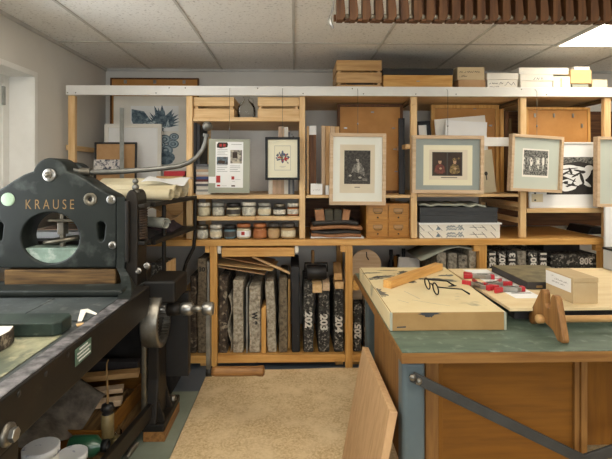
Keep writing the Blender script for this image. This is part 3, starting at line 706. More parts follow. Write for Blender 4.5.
picture('info_board', 'grey-green board with a two-column white information sheet, hung on cord', 'notice board', 208.2, 249.4, 139.2, 193, 3.35, 0, .012, None, 'paper_grey', art_info,
        ('paper_white', 'text_grey', 'ink_red', 'oil_dark', 'photo_blue', 'photo_pale'), roll=.6, group=HG, cord=1)
# pictures leaning inside the bays
def tilt_of(h, d): return -math.degrees(math.asin(min(.5, d / h)))
CZ = ZCT
def leaning(name, label, cat, px0, px1, py0, Y, zb, fw, t, fm, mm, art=None, mats=(), lean=6, roll=0, group=None):
    pyb = HZ - (zb - H) * F / Y
    return picture(name, label, cat, px0, px1, py0, pyb, Y, fw, t, fm, mm, art, mats, roll=roll, pitch=-lean, group=group)
LG = 'pictures leaning in the left bay'
leaning('framed_picture', 'huge wood-edged hardboard panel leaning on the back wall, reaching above the white rail', 'picture', 109, 198, 77.5, 4.1, CZ, .011, .03, 'brownwood_z', 'hardboard', lean=1, group=LG)
o = [q for q in bpy.data.objects if q.get('label', '').startswith('huge wood')][0]
for x in (-.26, 0, .26): MB().box(x - .012, x + .012, -.026, -.0155, 1.28, 1.31).build('clip', 'steel', o, world=False)
leaning('print_poster', 'large white poster with blue-grey leaf and blossom print in the left bay', 'poster', 113, 187, 96, 3.98, CZ, 0, .006, None, 'paper', art_poster, ('ink_blue', 'ink_blue_pale', 'ink_blue', 'paper_white'), lean=.8, group=LG)
leaning('framed_sheet', 'pale framed blank white sheet leaning in front of the leaf poster', 'picture', 102.5, 160, 123.4, 3.8, CZ, .03, .025, 'paper', 'paper_white', lean=2.5, group=LG)
leaning('cork_board', 'cork pinboard with a dark frame leaning in the left bay', 'pinboard', 93, 135.5, 142, 3.6, CZ, .014, .02, 'black', 'cork', lean=2, group=LG)
t = picture('postcard', 'strip of colour picture cards fixed low on the cork pinboard', 'postcard', 93.5, 123.5, 159.5, 173, 3.588, 0, .003, None, 'postcard_print', pitch=-2)
t = tag(MB().box(XY(118.6, 3.5), XY(122.8, 3.5), 3.52, 3.526, CZ, ZY(108, 3.5)).build('steel_ruler', 'zinc', bevel=.001), 'tall grey metal ruler standing upright before the cork pinboard', 'ruler')
tag(MB().box(XY(160, 3.6), XY(186, 3.6), 3.5, 3.75, CZ, ZY(176, 3.6)).build('wooden_case', 'plank_x', bevel=.004), 'wooden case behind the paper rolls in the left bay', 'case')
tag(MB().box(XY(163, 3.5), XY(184, 3.5), 3.52, 3.7, ZY(176, 3.6) + .001, ZY(171, 3.5)).build('red_box', 'red_vinyl', bevel=.003), 'flat red box on the wooden case behind the paper rolls', 'box')
# second bay
zA, zB2, zC2 = zs(117.5), zs(194.8), zs(216.2)
def crate(label, px0, px1, py0, py1, Y, d, rows=2, m='pine_x', my='pine_y', zb=None):
    a, c = atY(px0, py1, Y), atY(px1, py0, Y); w, h = c.x - a.x, c.z - a.z
    z0 = a.z if zb is None else zb; h = c.z - z0
    t = thing('wooden_crate', label, 'crate', ((a.x + c.x) / 2, Y + d / 2, z0), group='slatted wooden crates')
    gp = .02 if rows == 2 else .014; sh = (h - gp * (rows - 1)) / rows
    for k in range(rows):
        z = k * (sh + gp)
        MB().box(-w/2, w/2, -d/2, -d/2 + .01, z, z + sh).build('slat', m, t, world=False, bevel=.002)
        MB().box(-w/2, w/2, d/2 - .01, d/2, z, z + sh).build('slat', m, t, world=False, bevel=.002)
        for s in (-1, 1):
            MB().box(min(s * w/2, s * (w/2 - .01)), max(s * w/2, s * (w/2 - .01)), -d/2 + .0105, d/2 - .0105, z, z + sh).build('slat', my, t, world=False, bevel=.002)
    for sx_ in (-1, 1):
        for sy in (-1, 1):
            cx, cy = sx_ * (w/2 - .021), sy * (d/2 - .021)
            MB().box(cx - .0105, cx + .0105, cy - .0105, cy + .0105, .0, h).build('corner_post', 'pine_z', t, world=False)
    MB().box(-w/2 + .011, w/2 - .011, -d/2 + .011, d/2 - .011, .002, .01).build('crate_bottom', m, t, world=False)
    return t, w, d, h
crate('low pine slatted crate left of the glass jug on the shelf', 191.5 + 2, 234, 97.2, 117.3, 3.42, .34, zb=zA + .0005)
crate('low pine slatted crate right of the glass jug on the shelf', 257.6, 299, 97.2, 117.3, 3.42, .34, zb=zA + .0005)
t = thing('glass_jug', 'clear glass demijohn standing between two pine crates', 'jug', (XY(246.5, 3.5), 3.5, zA + .0005))
MB().lathe([(0, .004), (.058, .004), (.066, .015), (.068, .06), (.064, .09), (.05, .115), (.028, .132), (.02, .14), (.018, .158), (.024, .16), (.024, .17)], 24, caps=False).build('jug_body', 'jug_glass', t, world=False)
MB().tube([(.02, 0, .155), (.04, 0, .155), (.052, 0, .135), (.05, 0, .112)], .005, 8).build('handle', 'jug_glass', t, world=False)
# books
BN = ['book_a', 'book_b', 'book_c', 'book_d', 'book_e', 'book_f', 'book_g']
def book(name, label, m, x0, x1, y0, y1, z0, z1, group, flatlie=True):
    t = thing(name, label, 'book', ((x0 + x1) / 2, (y0 + y1) / 2, z0), group=group)
    if flatlie:
        MB().box(x0 + .003, x1 - .003, y0 + .003, y1, z0 + .0022, z1 - .0022).build('pages', 'paper', t)
        MB().box(x0, x1, y0, y1, z0, z0 + .002).box(x0, x1, y0, y1, z1 - .002, z1).box(x0, x1, y0, y0 + .002, z0 + .002, z1 - .002).build('book_cover', m, t)
    else:
        MB().box(x0 + .0022, x1 - .0022, y0 + .003, y1, z0 + .002, z1 - .003).build('pages', 'paper', t)
        MB().box(x0, x0 + .002, y0, y1, z0, z1).box(x1 - .002, x1, y0, y1, z0, z1).box(x0 + .002, x1 - .002, y0, y0 + .002, z0, z1).build('book_cover', m, t)
    return t
z = zB2 + .0005; rg = random.Random(4)
cols = [('book_a', 'white', .022), ('book_f', 'grey', .014), ('book_a', 'thick white', .026), ('book_c', 'charcoal', .016), ('book_a', 'thin white', .014), ('book_e', 'dark red', .018), ('book_d', 'navy blue', .02), ('book_g', 'pinkish', .014), ('book_a', 'cream', .02), ('book_b', 'tan', .018), ('book_f', 'pale grey', .022), ('book_c', 'slate grey', .016)]
names = ['lowest', 'second from the bottom', 'third up', 'fourth up', 'fifth up', 'sixth up', 'seventh up', 'eighth up', 'ninth up', 'third from the top', 'second from the top', 'topmost']
for k, (m, cn, th) in enumerate(cols):
    x0 = XY(193.8, YS) + .004 + rg.uniform(0, .004)
    book('book', f'{cn} flat-lying book behind the info board, {names[k]} of its pile', m, x0, XY(209.5 + rg.uniform(0, 3), YS), 3.44 + rg.uniform(0, .02), 3.66, z, z + th, 'book pile behind the info board'); z += th + .0006
for k, (a, b, m, lab) in enumerate(((192.9 + 1, 197, 'black', 'black upright folder'), (197.4, 200.4, 'charcoal', 'charcoal upright folder'))):
    tag(MB().box(XY(a, 3.7), XY(b, 3.7), 3.68, 4.0, zB2 + .0005, ZY(123, 3.7)).build('folder', m, bevel=.002), lab + ' standing in the corner behind the flat pile of books', 'folder')
xx = XY(268.5, 3.5)
blist = [('book_a', 'white', .03, 180), ('book_g', 'pink', .022, 178), ('book_b', 'tan', .02, 180), ('book_g', 'pale rose', .02, 126.5), ('book_b', 'beige', .022, 126.5), ('book_a', 'cream', .03, 127), ('book_c', 'charcoal', .014, 132), ('book_f', 'grey', .016, 134), ('book_c', 'slate', .014, 136)]
pos_ = ['first', 'second', 'third', 'fourth', 'fifth', 'sixth', 'seventh', 'eighth', 'last']
for k, (m, cn, th, tp) in enumerate(blist):
    tp = {0: 168, 1: 160, 2: 150}.get(k, tp)
    book('book', f'{cn} upright book behind the framed crest, {pos_[k]} from the white end of its row', m, xx, xx + th, 3.5, 3.7, zB2 + .0005, ZY(tp, 3.5), 'upright books behind the framed crest', False); xx += th + .001
# jars
def jar(label, cx, zb, w, h, lidm, cont, band=None, lidh=.022):
    t = thing('ink_jar', label, 'jar', (cx, 3.45, zb + .0005), group='glass jars on the two jar shelves')
    r = w / 2; b = h - lidh
    MB().lathe([(0, .003), (r * .9, .003), (r * .96, .01), (r * .96, b * .84), (r * .7, b * .86), (0, b * .84)], 20).build('contents', cont, t, world=False)
    MB().lathe([(0, 0), (r * .94, 0), (r, .008), (r, b * .84), (r * .86, b), (r * .84, b + .004)], 20, caps=False).build('jar_glass', 'clear_glass', t, world=False)
    lb = MB().lathe([(0, b - .002), (r * .92, b - .002), (r * .95, b + .003), (r * .95, h - .003), (r * .9, h), (0, h)], 20); lb.build('lid', lidm, t, world=False)
    if band: MB().lathe([(r * 1.008, b * .2), (r * 1.008, b * .7)], 20, caps=False).build('paper_label', band, t, world=False)
jl = [(204, 13.5, 13, 'wax', 'jar_cream', None, 'wax-lidded cream jar'), (218.5, 12.5, 13, 'zinc', 'wax', None, 'grey-lidded pale jar'), (233.5, 14.8, 12.6, 'black', 'jar_cream', 'jar_dark', 'black-lidded jar'),
      (249, 14.8, 13.4, 'wax', 'wax', None, 'wide wax-streaked jar'), (264.5, 13.5, 13, 'zinc', 'wax', 'jar_cream', 'grey-lidded streaked jar'), (279.5, 12.5, 12, 'tarnish', 'jar_dark', 'wax', 'small dull jar'), (293, 12, 12.6, 'wax', 'jar_rust', 'wax', 'rust-filled jar')]
s_ = 3.41 / F
for (c, w, h, lm, cm, bd, lab) in jl: jar(lab + ' on the upper jar shelf', XY(c, 3.45), zC2, w * s_, h * s_, lm, cm, bd)
jl = [(202.4, 12.5, 13.4, 'tarnish', 'wax', None, 'dull-lidded pale jar'), (216, 12.5, 13.6, 'wax', 'wax', 'jar_cream', 'wax-lidded streaked jar'), (230, 12.8, 13.4, 'black', 'jar_blue', 'jar_dark', 'blue-filled jar with black lid'),
      (243.8, 14.5, 14.6, 'jar_rust', 'jar_cream', 'paper_white', 'rust-lidded jar with white label'), (260, 14, 14.8, 'jar_rust', 'jar_rust', 'jar_rust', 'rust brown jar'), (273.8, 12.2, 15, 'jar_dark', 'jar_tan', 'jar_tan', 'tan jar with dark lid'), (288.2, 15, 15, 'jar_dark', 'jar_tan', 'jar_cream', 'wide tan jar with cream label')]
for (c, w, h, lm, cm, bd, lab) in jl: jar(lab + ' on the lower jar shelf', XY(c, 3.45), ZCT, w * s_, h * s_, lm, cm, bd)
o = [q for q in bpy.data.objects if q.get('label', '').startswith('rust-lidded')][0]
b = MB(); b.box(-.012, .012, -.0545, -.05, .03, .055); b.build('red_mark', 'ink_red', o, world=False)
# third bay
zE = zs(195)
leaning('framed_picture', 'back of a big wood-framed panel with metal clips behind the portrait engraving', 'picture', 337.5, 403.5, 103.8, 3.68, zE, .022, .03, 'brownwood_z', 'hardboard', lean=1.2)
o = [q for q in bpy.data.objects if q.get('label', '').startswith('back of a big')][0]
for (x, z) in ((.19, .5), (.2, .33), (.21, .15), (-.2, .5), (.02, .63)):
    MB().box(x - .012, x + .012, -.024, -.016, z + .02, z + .03).build('clip', 'steel', o, world=False)
leaning('framed_picture', 'dark framed panel edge leaning right of the big clipped panel', 'picture', 399, 405, 118, 3.5, zE, .008, .02, 'black', 'case_dark', lean=1)
for k, (a, b, tp, m, lab) in enumerate(((306.8, 309, 126, 'plank_z', 'dark strip'), (309.4, 316.2, 125.8, 'brownwood_z', 'brown wooden strip with whitewashed top'), (321.5, 325, 125.6, 'ash_z', 'pale pinkish strip'), (325.3, 330, 125.8, 'plank_z', 'tan strip'), (330.4, 334.6, 126, 'ash_z', 'light ash strip'), (335, 339.4, 126.2, 'plank_z', 'tan strip nearest the big clipped panel'))):
    t = thing('frame_moulding', lab + ' of upright frame moulding left of the portrait engraving' if k < 2 else lab + ' in the bundle of upright mouldings beside the portrait engraving', 'moulding', (XY((a + b) / 2, 3.5), 3.515, zE), group='upright frame mouldings')
    ww = XY(b, 3.5) - XY(a, 3.5); hh = ZY(tp, 3.5) - zE
    MB().box(-ww/2, ww/2, -.015, .015, .0005, hh).build('strip', m, t, world=False, bevel=.002)
    if k == 1: MB().box(-ww/2 - .001, ww/2 + .001, -.016, .016, hh - .068, hh + .001).build('painted_end', 'paper_white', t, world=False)
for (a, b, tp, lab) in ((310.6, 322.2, 183.8, 'white paper card box before the brown moulding strip'), (325.5, 329, 185.5, 'narrow white card behind the portrait engraving corner')):
    t = thing('card_box', lab, 'card', (XY((a + b) / 2, 3.44), 3.45, zE + .0005)); ww = XY(b, 3.44) - XY(a, 3.44); hh = ZY(tp, 3.44) - zE
    MB().box(-ww/2, ww/2, -.03, .03, 0, hh).build('card_sleeve', 'paper_white', t, world=False, bevel=.001)
    if ww > .05:
        q = MB(); scribble(q, -ww * .3, hh * .4, ww * .6, .012, -.0306, 3, .002); q.build('handwriting', 'text_grey', t, world=False)
# leather and paper pile
z = ZCT + .005; x0, x1 = XY(310.5, 3.42), XY(361, 3.42)
pile = [('paper_white', 'thin white sheet stack lowest in the leather pile', .008, 0, -.02), ('leather_tan', 'tan leather hide folded low in the pile', .024, .005, .0), ('leather_black', 'black leather hide below the brown one', .022, .01, .005), ('leather_tan', 'brown leather hide in mid pile', .026, 0, -.01), ('leather_black', 'black leather hide on top of the folded hides', .03, .012, .02), ]
for k, (m, lab, th, i0, i1) in enumerate(pile):
    rg = random.Random(k)
    def fn(u, v, z=z, th=th, a=x0 + i0, b=x1 - i1, k=k):
        return (a + (b - a) * u, 3.40 + .012 * math.sin(u * 5 + k) + v * .36, z + th + .004 * math.sin(u * 9 + k) * math.sin(v * 3 + k) + (.0 if k < 3 else .014 * math.sin(u * PI)) - .003)
    tag(MB().grid(fn, 16, 5, th - .003).build('leather_hide' if k else 'paper_stack', m), lab, 'leather' if k else 'paper'); z += th + (.001 if k < 3 else .008)
z += .006
xa = XY(315.5, 3.46)
for k, (a, b, m, lab) in enumerate(((316, 325, 'leather_tan', 'tan leather bound book block on the leather pile'), (325.4, 333.6, 'leather_moss', 'dark moss green book block on the leather pile, beside the tan one'), (334, 341.6, 'leather_moss', 'dark book block on the leather pile, right of the moss green one'), (342, 349, 'leather_tan', 'brown leather bound book block at the right of the four'))):
    t = thing('leather_book', lab, 'book', (XY((a + b) / 2, 3.42), 3.52, z - .012), (0, R((-6, -2, 3, 9)[k]), 0), 'leather bound book blocks'); ww = XY(b, 3.42) - XY(a, 3.42)
    MB().box(-ww/2 + .003, ww/2 - .003, -.08, .08, .004, .08).build('pages', 'print_tan', t, world=False)
    MB().prism(E(0, .01, ww/2, .012, 9, PI, 2 * PI) + [(ww/2, .086), (-ww/2, .086)], 'y', -.085, -.08).box(-ww/2, -ww/2 + .003, -.08, .08, .0, .086).box(ww/2 - .003, ww/2, -.08, .08, .0, .086).build('book_cover', m, t, world=False, bevel=.002)
# card index cabinet
x0, x1, z1 = XY(366.5, 3.44), XY(409.8, 3.44), ZY(203.6, 3.44)
t = thing('card_cabinet', 'oak card index cabinet with four small drawers', 'cabinet', ((x0 + x1) / 2, 3.6, ZCT + .0005), group=None)
w, h = x1 - x0, z1 - ZCT - .001
MB().box(-w/2, w/2, -.15, .2, 0, h).build('cabinet_case', 'cabinet_x', t, world=False, bevel=.003)
for r_ in range(2):
    for c_ in range(2):
        xl, zl = -w/2 + .012 + c_ * (w/2 - .008), .016 + r_ * (h/2 - .006)
        dw, dh = w/2 - .018, h/2 - .022
        d = MB().box(xl, xl + dw, -.16, -.1505, zl, zl + dh).build('drawer', 'cabinet_x', t, world=False, bevel=.002)
        xc, zc = xl + dw / 2, zl + dh * .62
        b = MB()
        b.box(xc - .032, xc + .032, -.163, -.16, zc - .012, zc - .008).box(xc - .032, xc + .032, -.163, -.16, zc + .012, zc + .016).box(xc - .036, xc - .032, -.163, -.16, zc - .012, zc + .016).box(xc + .032, xc + .036, -.163, -.16, zc - .012, zc + .016)
        b.build('card_holder', 'brass', d, world=False)
        MB().box(xc - .031, xc + .031, -.161, -.1602, zc - .008, zc + .012).build('index_card', 'cork', d, world=False)
        MB().tube([(xc - .026, -.161, zc - .016), (xc - .022, -.176, zc - .02), (xc + .022, -.176, zc - .02), (xc + .026, -.161, zc - .016)], .0035, 6).build('pull', 'brass', d, world=False)
        MB().lathe([(0, -.168), (.006, -.166), (.006, -.16)], 10, (xc, 0, zl + .014), 'y').build('keyhole_knob', 'black', d, world=False)
# fourth bay
zF = zs(194)
leaning('framed_picture', 'back of a big wood-framed hardboard panel behind the double portrait', 'picture', 432, 500, 104.5, 3.72, zF, .03, .03, 'honey_z', 'hardboard', lean=1.2)
o = [q for q in bpy.data.objects if q.get('label', '').endswith('behind the double portrait')][0]
for (x, z) in ((-.18, .54), (.08, .68), (.21, .54), (-.12, .69)): MB().box(x - .012, x + .012, -.026, -.016, z, z + .012).build('clip', 'steel', o, world=False)
leaning('framed_picture', 'black frame corner showing left of the paper sheets in the double portrait bay', 'picture', 418.6, 434.5, 121, 3.64, zF, .03, .025, 'black_gloss', 'paper', lean=1, roll=-3)
leaning('paper_sheet', 'tall cream paper sheet leaning at the very back above the double portrait', 'paper', 441, 492, 117, 3.66, zF, 0, .003, None, 'paper', lean=1, roll=-5, group='loose sheets behind the double portrait')
leaning('paper_sheet', 'white paper sheet in front of the taller cream sheet above the double portrait', 'paper', 442.5, 484, 121, 3.62, zF, 0, .003, None, 'paper_white', lean=1, roll=3, group='loose sheets behind the double portrait')
leaning('paper_sheet', 'narrow cream sheet with a small dark figure right of the double portrait', 'paper', 478, 496.5, 150, 3.58, zF, 0, .003, None, 'paper_cream', lambda put, iw, ih: (put(0, E(.1, -.1, .18, .1)), put(0, rect(.05, .16, -.4, -.1))), ('text_dark',), lean=1, roll=-6, group='loose sheets behind the double portrait')
for k, (a, b, tp, m, lab) in enumerate(((500.6, 504, 108, 'honey_z', 'orange upright stretcher bar'), (504.5, 508.5, 110, 'brownwood_z', 'dark brown upright stretcher bar'), (509, 512, 118, 'oldwood_z', 'short dark upright stretcher bar'))):
    tag(MB().box(XY(a, 3.7), XY(b, 3.7), 3.7, 3.74, zF + .0005, ZY(tp, 3.7)).build('stretcher_bar', m, bevel=.002), lab + ' between double portrait and tree etching', 'bar', 'upright stretcher bars')
tag(MB().bar((XY(482, 3.45), 3.46, ZY(141.5, 3.46)), (XY(519, 3.45), 3.46, ZY(141.5, 3.46)), .01, .068).build('white_batten', 'white_paint', bevel=.002), 'white painted batten spanning between double portrait and tree etching', 'batten')
# stack of flat boxes
z = ZCT + .0005
def flatbox(label, px0, px1, th, lidm, kind, y0=3.41, jx=0):
    global z
    x0, x1 = XY(px0, y0), XY(px1, y0); d = .5
    t = thing('flat_box', label, 'box', ((x0 + x1) / 2, y0 + d / 2, z), group='flat boxes stacked under the double portrait'); w = x1 - x0
    MB().box(-w/2, w/2, -d/2, d/2, 0, th - .001).build('box_body', lidm, t, world=False, bevel=.002)
    if kind == 'print':
        b = MB()
        for k in range(9):
            xk = -w/2 + w * (k + .5) / 9
            if .3 < (k + .5) / 9 < .62: continue
            flat(b, [(xk, .004), (xk + .005, .004), (xk - .035, th - .006), (xk - .04, th - .006)], -d/2 - .0006)
        scribble(b, w * .12, th * .5, w * .2, .008, -d/2 - .0006, 4, .002)
        b.build('stripe_marking', 'text_dark', t, world=False)
        b = MB(); scribble(b, -w * .17, th * .55, w * .2, .022, -d/2 - .0007, 8, .006); scribble(b, -w * .17, th * .16, w * .22, .022, -d/2 - .0007, 9, .006)
        flat(b, [(-w * .3, th * .2), (-w * .24, th * .2), (-w * .27, th * .75)], -d/2 - .0006)
        b.build('blue_lettering', 'ink_blue', t, world=False)
    else:
        MB().box(-w/2 - .002, w/2 + .002, -d/2 - .002, d/2 + .002, th * .45, th).build('box_lid', lidm, t, world=False, bevel=.003)
    z += th + .0006
flatbox('white printed flat box with blue lettering, lowest of its stack', 419.5, 500, .052, 'carton_white', 'print')
flatbox('white printed flat box with blue lettering, second from the bottom', 419.5, 500, .05, 'carton_white', 'print')
tag(MB().box(XY(419, 3.4), XY(502, 3.4), 3.40, 3.9, z, z + .012).build('white_board', 'paper_white', bevel=.001), 'white foam sheet between printed boxes and dark boxes', 'board'); z += .0126
flatbox('charcoal flat box directly above the white foam sheet', 420, 497.5, .055, 'charcoal', 'plain')
flatbox('charcoal flat box, upper of the two dark ones', 420, 497.5, .058, 'charcoal', 'plain')
tag(MB().grid(lambda u, v: (XY(420 + 66 * u, 3.42), 3.42 + v * .4, z + .022 + .007 * math.sin(u * 14) * math.cos(v * 5 + u * 9) + .004 * math.sin(u * 31)), 40, 8, .014).build('folder_pile', 'paper_grey'), 'crumpled grey paper folder on top of the dark flat boxes', 'paper')
# fifth bay
zG = zs(208.8)
leaning('framed_picture', 'back of a clipped orange hardboard frame above the tree etching', 'picture', 527.5, 592, 107, 3.5, zG, .018, .03, 'honey_z', 'hardboard', lean=1.5)
o = [q for q in bpy.data.objects if q.get('label', '').endswith('above the tree etching')][0]
hh = 0.83
for (x, z) in ((-.18, .7), (-.03, .7), (.12, .7), (.19, .62)): MB().box(x - .006, x + .006, -.026, -.016, z, z + .03).build('clip', 'steel', o, world=False)
leaning('framed_print', 'white framed black and white print of a curled figure on black ground', 'picture', 529.5, 598, 142, 3.43, zG, .014, .02, 'white_paint', 'paper_white', art_figure, ('lino_black', 'paper_white', 'paper_cream', 'etch_dark'), lean=2)
t = tag(MB().prism([(XY(580, 3.7), zs(230)), (XY(603, 3.7), zs(230)), (XY(603, 3.7), zs(224)), (XY(584, 3.7), zs(222))], 'y', 3.6, 3.9).build('black_case', 'black', bevel=.006), 'black flat case under the right hand shelf by the end post', 'case')
t.location.z = ZCT + .0005
tag(MB().box(XY(604.5, 3.3), 2.75, 3.29, 3.31, 0.0005 + .0, ZY(207.5, 3.3)).build('foam_board', 'paper_white', bevel=.002), 'tall white foam board standing at the right end of the rack', 'board')
# boxes on the top deck
ZD = 2.0305
t, w, d, h = crate('three-slat pine crate on top of the rack', 336.6, 381.8, 60.2, 87, 3.48, .36, rows=3, m='plank_x', my='plank_y', zb=ZD)
tag(MB().ball((XY(360, 3.6), 3.6, ZD + .12), .1, 16, (1.1, .9, .85)).build('cloth_bundle', 'charcoal'), 'dark cloth bundle inside the three-slat crate', 'cloth')
bpy.data.objects['cloth_bundle'].location.z = ZD + .03
def topbox(name, label, px0, px1, py0, m, Y=3.46, d=.3, lid=None, lidh=0, z0=ZD, hand=None, hm='text_grey', pyb=None, rz=0, cat='box', tape=False, group='boxes on top of the rack'):
    x0, x1 = XY(px0, Y), XY(px1, Y); zt = ZY(py0, Y); w = x1 - x0
    zb = z0 if pyb is None else ZY(pyb, Y)
    h = zt - zb
    t = thing(name, label, cat, ((x0 + x1) / 2, Y + d / 2, zb + .0005), (0, 0, R(rz)), group)
    MB().box(-w/2, w/2, -d/2, d/2, 0, h - lidh - .001).build('box_body', m, t, world=False, bevel=.002)
    if lid: MB().box(-w/2 - .005, w/2 + .005, -d/2 - .005, d/2 + .005, h - lidh - .0005, h).build('box_lid', lid, t, world=False, bevel=.003)
    if hand:
        b = MB()
        for (fx, fz, fw, fh, sd, front) in hand: scribble(b, -w/2 + fx * w, fz * h, fw * w, fh * h, -d/2 - (.0065 if front else .0012), sd, .0028)
        b.build('handwriting', hm, t, world=False)
    if tape: MB().box(-w * .1, w * .02, -d/2 - .001, -d/2 - .0003, 0, h * .9).build('packing_tape', 'tape', t, world=False)
    return zt
topbox('tool_chest', 'long pine box with a thick black lid on top of the rack', 383.5, 452.5, 68, 'honey_x', lid='black', lidh=.048, d=.34)
o = [q for q in bpy.data.objects if q.get('label', '').startswith('long pine box')][0]
MB().box(-.012, .012, -.174, -.17, .1, .107).build('latch', 'steel', o, world=False)
zt = topbox('carton', 'brown cardboard carton below the beige labelled carton', 458.6, 485.5, 79, 'carton_brown', d=.26)
topbox('carton', 'beige carton with handwriting on top of the brown carton', 457.5, 484.5, 66, 'carton_beige', z0=zt, d=.26, hand=[(.04, .55, .8, .16, 1, 0), (.06, .22, .3, .14, 2, 0)], hm='text_dark')
topbox('carton', 'white lidded carton with printed side, left of the marked white carton', 487.5, 517.5, 72, 'carton_white', d=.3, lid='carton_white', lidh=.05, hand=[(.05, .5, .5, .1, 3, 0), (.05, .34, .4, .08, 9, 0), (.56, .45, .4, .22, 4, 0)], hm='text_dark')
zt = topbox('carton', 'white lidded carton with marker letters, under the long flat box', 520.5, 552.5, 73.2, 'carton_white', d=.3, lid='carton_white', lidh=.05, hand=[(.38, .74, .36, .12, 5, 1), (.55, .2, .1, .08, 6, 0)], hm='text_dark')
topbox('flat_carton', 'long shallow white carton lying across the top of the marked carton', 519, 568.6, 66.2, 'carton_white', z0=zt + .001, d=.3, rz=0)
topbox('carton', 'taped white carton right of the marked carton', 553.4, 570.6, 75, 'carton_white', d=.26, hand=[(.1, .72, .7, .16, 7, 0)], hm='text_grey', tape=True)
zt = topbox('carton', 'grey-white low carton under the tan carton', 572, 588.6, 82.4, 'paper_grey', d=.26)
zt2 = topbox('carton', 'tan cardboard carton standing out among the white cartons', 570.8, 591.6, 68.2, 'carton_tan', Y=3.45, z0=zt, d=.27)
topbox('carton', 'small pale carton lying on the tan carton', 574, 589.5, 65, 'paper', z0=zt2, d=.2)
topbox('carton', 'cream carton last to the right on the rack top', 592.4, 607.4, 78, 'paper_cream', d=.26)
# ================================================================ the printing press
PY = 2.42
def pp(px, py): v = atY(px, py, PY); return (v.x, v.z)
def pl(px): return XY(px, PY)
ZBED = .85
pr = thing('printing_press', 'old dark green cast iron lithographic press lettered in brass, with a long top lever', 'press', (-1.25, 2.2, 0))
right = [(116.5, 268), (116.5, 204), (115.5, 199), (112, 195.5), (104, 191.5), (95, 186), (86, 180), (77, 174.8), (70, 172.2)]
hump = [(50 + 17.6 * math.cos(a), 175.5 - 17.6 * math.sin(a)) for a in [R(d) for d in range(14, 167, 8)]]
left = [(100 - a if 100 - a > -27 else -27, b) for a, b in reversed(right)]
outer = [pp(*p) for p in right + hump + left]
# clean duplicates
oc = []
for p in outer:
    if not oc or (Vector(p) - Vector(oc[-1])).length > 1e-3: oc.append(p)
def pell(cx, cy, rx, ry, n=32): return [pp(cx + rx * math.cos(2 * PI * k / n), cy + ry * math.sin(2 * PI * k / n)) for k in range(n)]
def slot(cx, y0, y1, r0, r1):
    return [pp(cx + r0 * math.cos(a), y0 + r0 - r0 * math.sin(a)) for a in [PI * k / 8 for k in range(9)]] + [pp(cx - r1 * math.cos(a), y1 - r1 + r1 * math.sin(a)) for a in [PI * k / 8 for k in range(9)]]
me = curve_plate(oc, [pell(50, 238, 29, 25.5), slot(101, 222, 241, 4, 2.6), slot(-1, 222, 241, 4, 2.6)], PY, PY + .15, .008)
head = MB().mesh(me).build('head_frame', 'iron', pr)
b = MB(); b.mesh(text_mesh('K R A U S E', .248, .05, Matrix.Translation((pl(50), PY - .001, pp(50, 204.3)[1])), .0012, -.004)).build('lettering', 'brass', head)
def bolt(px, py, r, y=PY, hexr=.5, wash='steel', nut='steel_worn', hole=False, parent=pr, nm='bolt', thick=.006):
    x, z = XY(px, y), ZY(py, y); s = r * y / F
    if hole: pf = [(s * .34, y), (s * .34, y - thick), (s * .9, y - thick), (s, y - thick * .6), (s, y)]
    else: pf = [(s, y), (s, y - thick * .6), (s * .9, y - thick), (0, y - thick)]
    o = MB().lathe(pf, 24, (x, 0, z), 'y', caps=False).build(nm, wash, parent)
    if hole: MB().lathe([(s * .36, y - .0005), (0, y - .001)], 16, (x, 0, z), 'y').build('bore', 'black', o)
    elif hexr:
        MB().prism(E(x, z, s * hexr, s * hexr, 6), 'y', y - thick - .014, y - thick + .001).lathe([(s * hexr * .5, y - thick - .012), (s * hexr * .42, y - thick - .026), (0, y - thick - .028)], 12, (x, 0, z), 'y').build('nut', nut, o)
bolt(49.5, 175, 6.6, hexr=.55)
bolt(8, 199, 6.6, hexr=0, wash='disc_green', nm='cover_disc', thick=.004)
bolt(90.5, 199, 6.6, hole=True, wash='tarnish', nm='washer')
bolt(111.3, 199.4, 4.6, hexr=.6)
bolt(112.6, 244.5, 3.8, hexr=.6)
# uprights
def upright(x0, x1, y0, y1, zt, nm='column'):
    m = (x0 + x1) / 2; r = (x1 - x0) / 2
    pts = [(x0, .72), (x1, .72)] + E(m, zt - .055, r, .055, 10, 0, PI)
    return MB().prism(pts, 'y', y0, y1).build(nm, 'iron_dark', pr, bevel=.008)
upright(pl(124.5), -.826, PY + .01, PY + .17, pp(0, 190)[1])
upright(-1.70, pl(-25), PY + .151, PY + .19, pp(0, 190)[1])
# bluish flange that sweeps down from the head into the bed rail
xr0, xr1 = -.815, -.752
xf = pl(117.2), pl(125.2)
def sweep(u, v):
    pass
sw = MB()
zt = pp(0, 197)[1]
path = [((xf[0], xf[1]), PY - .006, zt), ((xf[0], xf[1]), PY - .006, 1.0), ((xf[0], xf[1]), PY - .012, .945)]
for k in range(1, 9):
    a = PI / 2 * k / 8; e = k / 8
    path.append(((xf[0] * (1 - e) + xr0 * e, xf[1] * (1 - e) + xr1 * e), PY - .012 - .30 * (1 - math.cos(a)), .945 - .088 * math.sin(a)))
V = []; Fc = []
for (a, c), y, z in path:
    i = len(V); V += [(a, y, z), (c, y, z)]
for i in range(len(path) - 1): Fc.append((2 * i, 2 * i + 1, 2 * i + 3, 2 * i + 2))
back = [(x, y + .1, z - .1) for x, y, z in V]
back = [(x, PY + .12, max(.73, z - .11)) for x, y, z in V]
n = len(V); Fc2 = [tuple(q + n for q in reversed(f)) for f in Fc]
edge = []
for i in range(len(path) - 1):
    edge += [(2 * i, 2 * i + 2, 2 * i + 2 + n, 2 * i + n), (2 * i + 1, 2 * i + 1 + n, 2 * i + 3 + n, 2 * i + 3)]
edge += [(0, n, n + 1, 1), (n - 2, n - 1, 2 * n - 1, 2 * n - 2)]
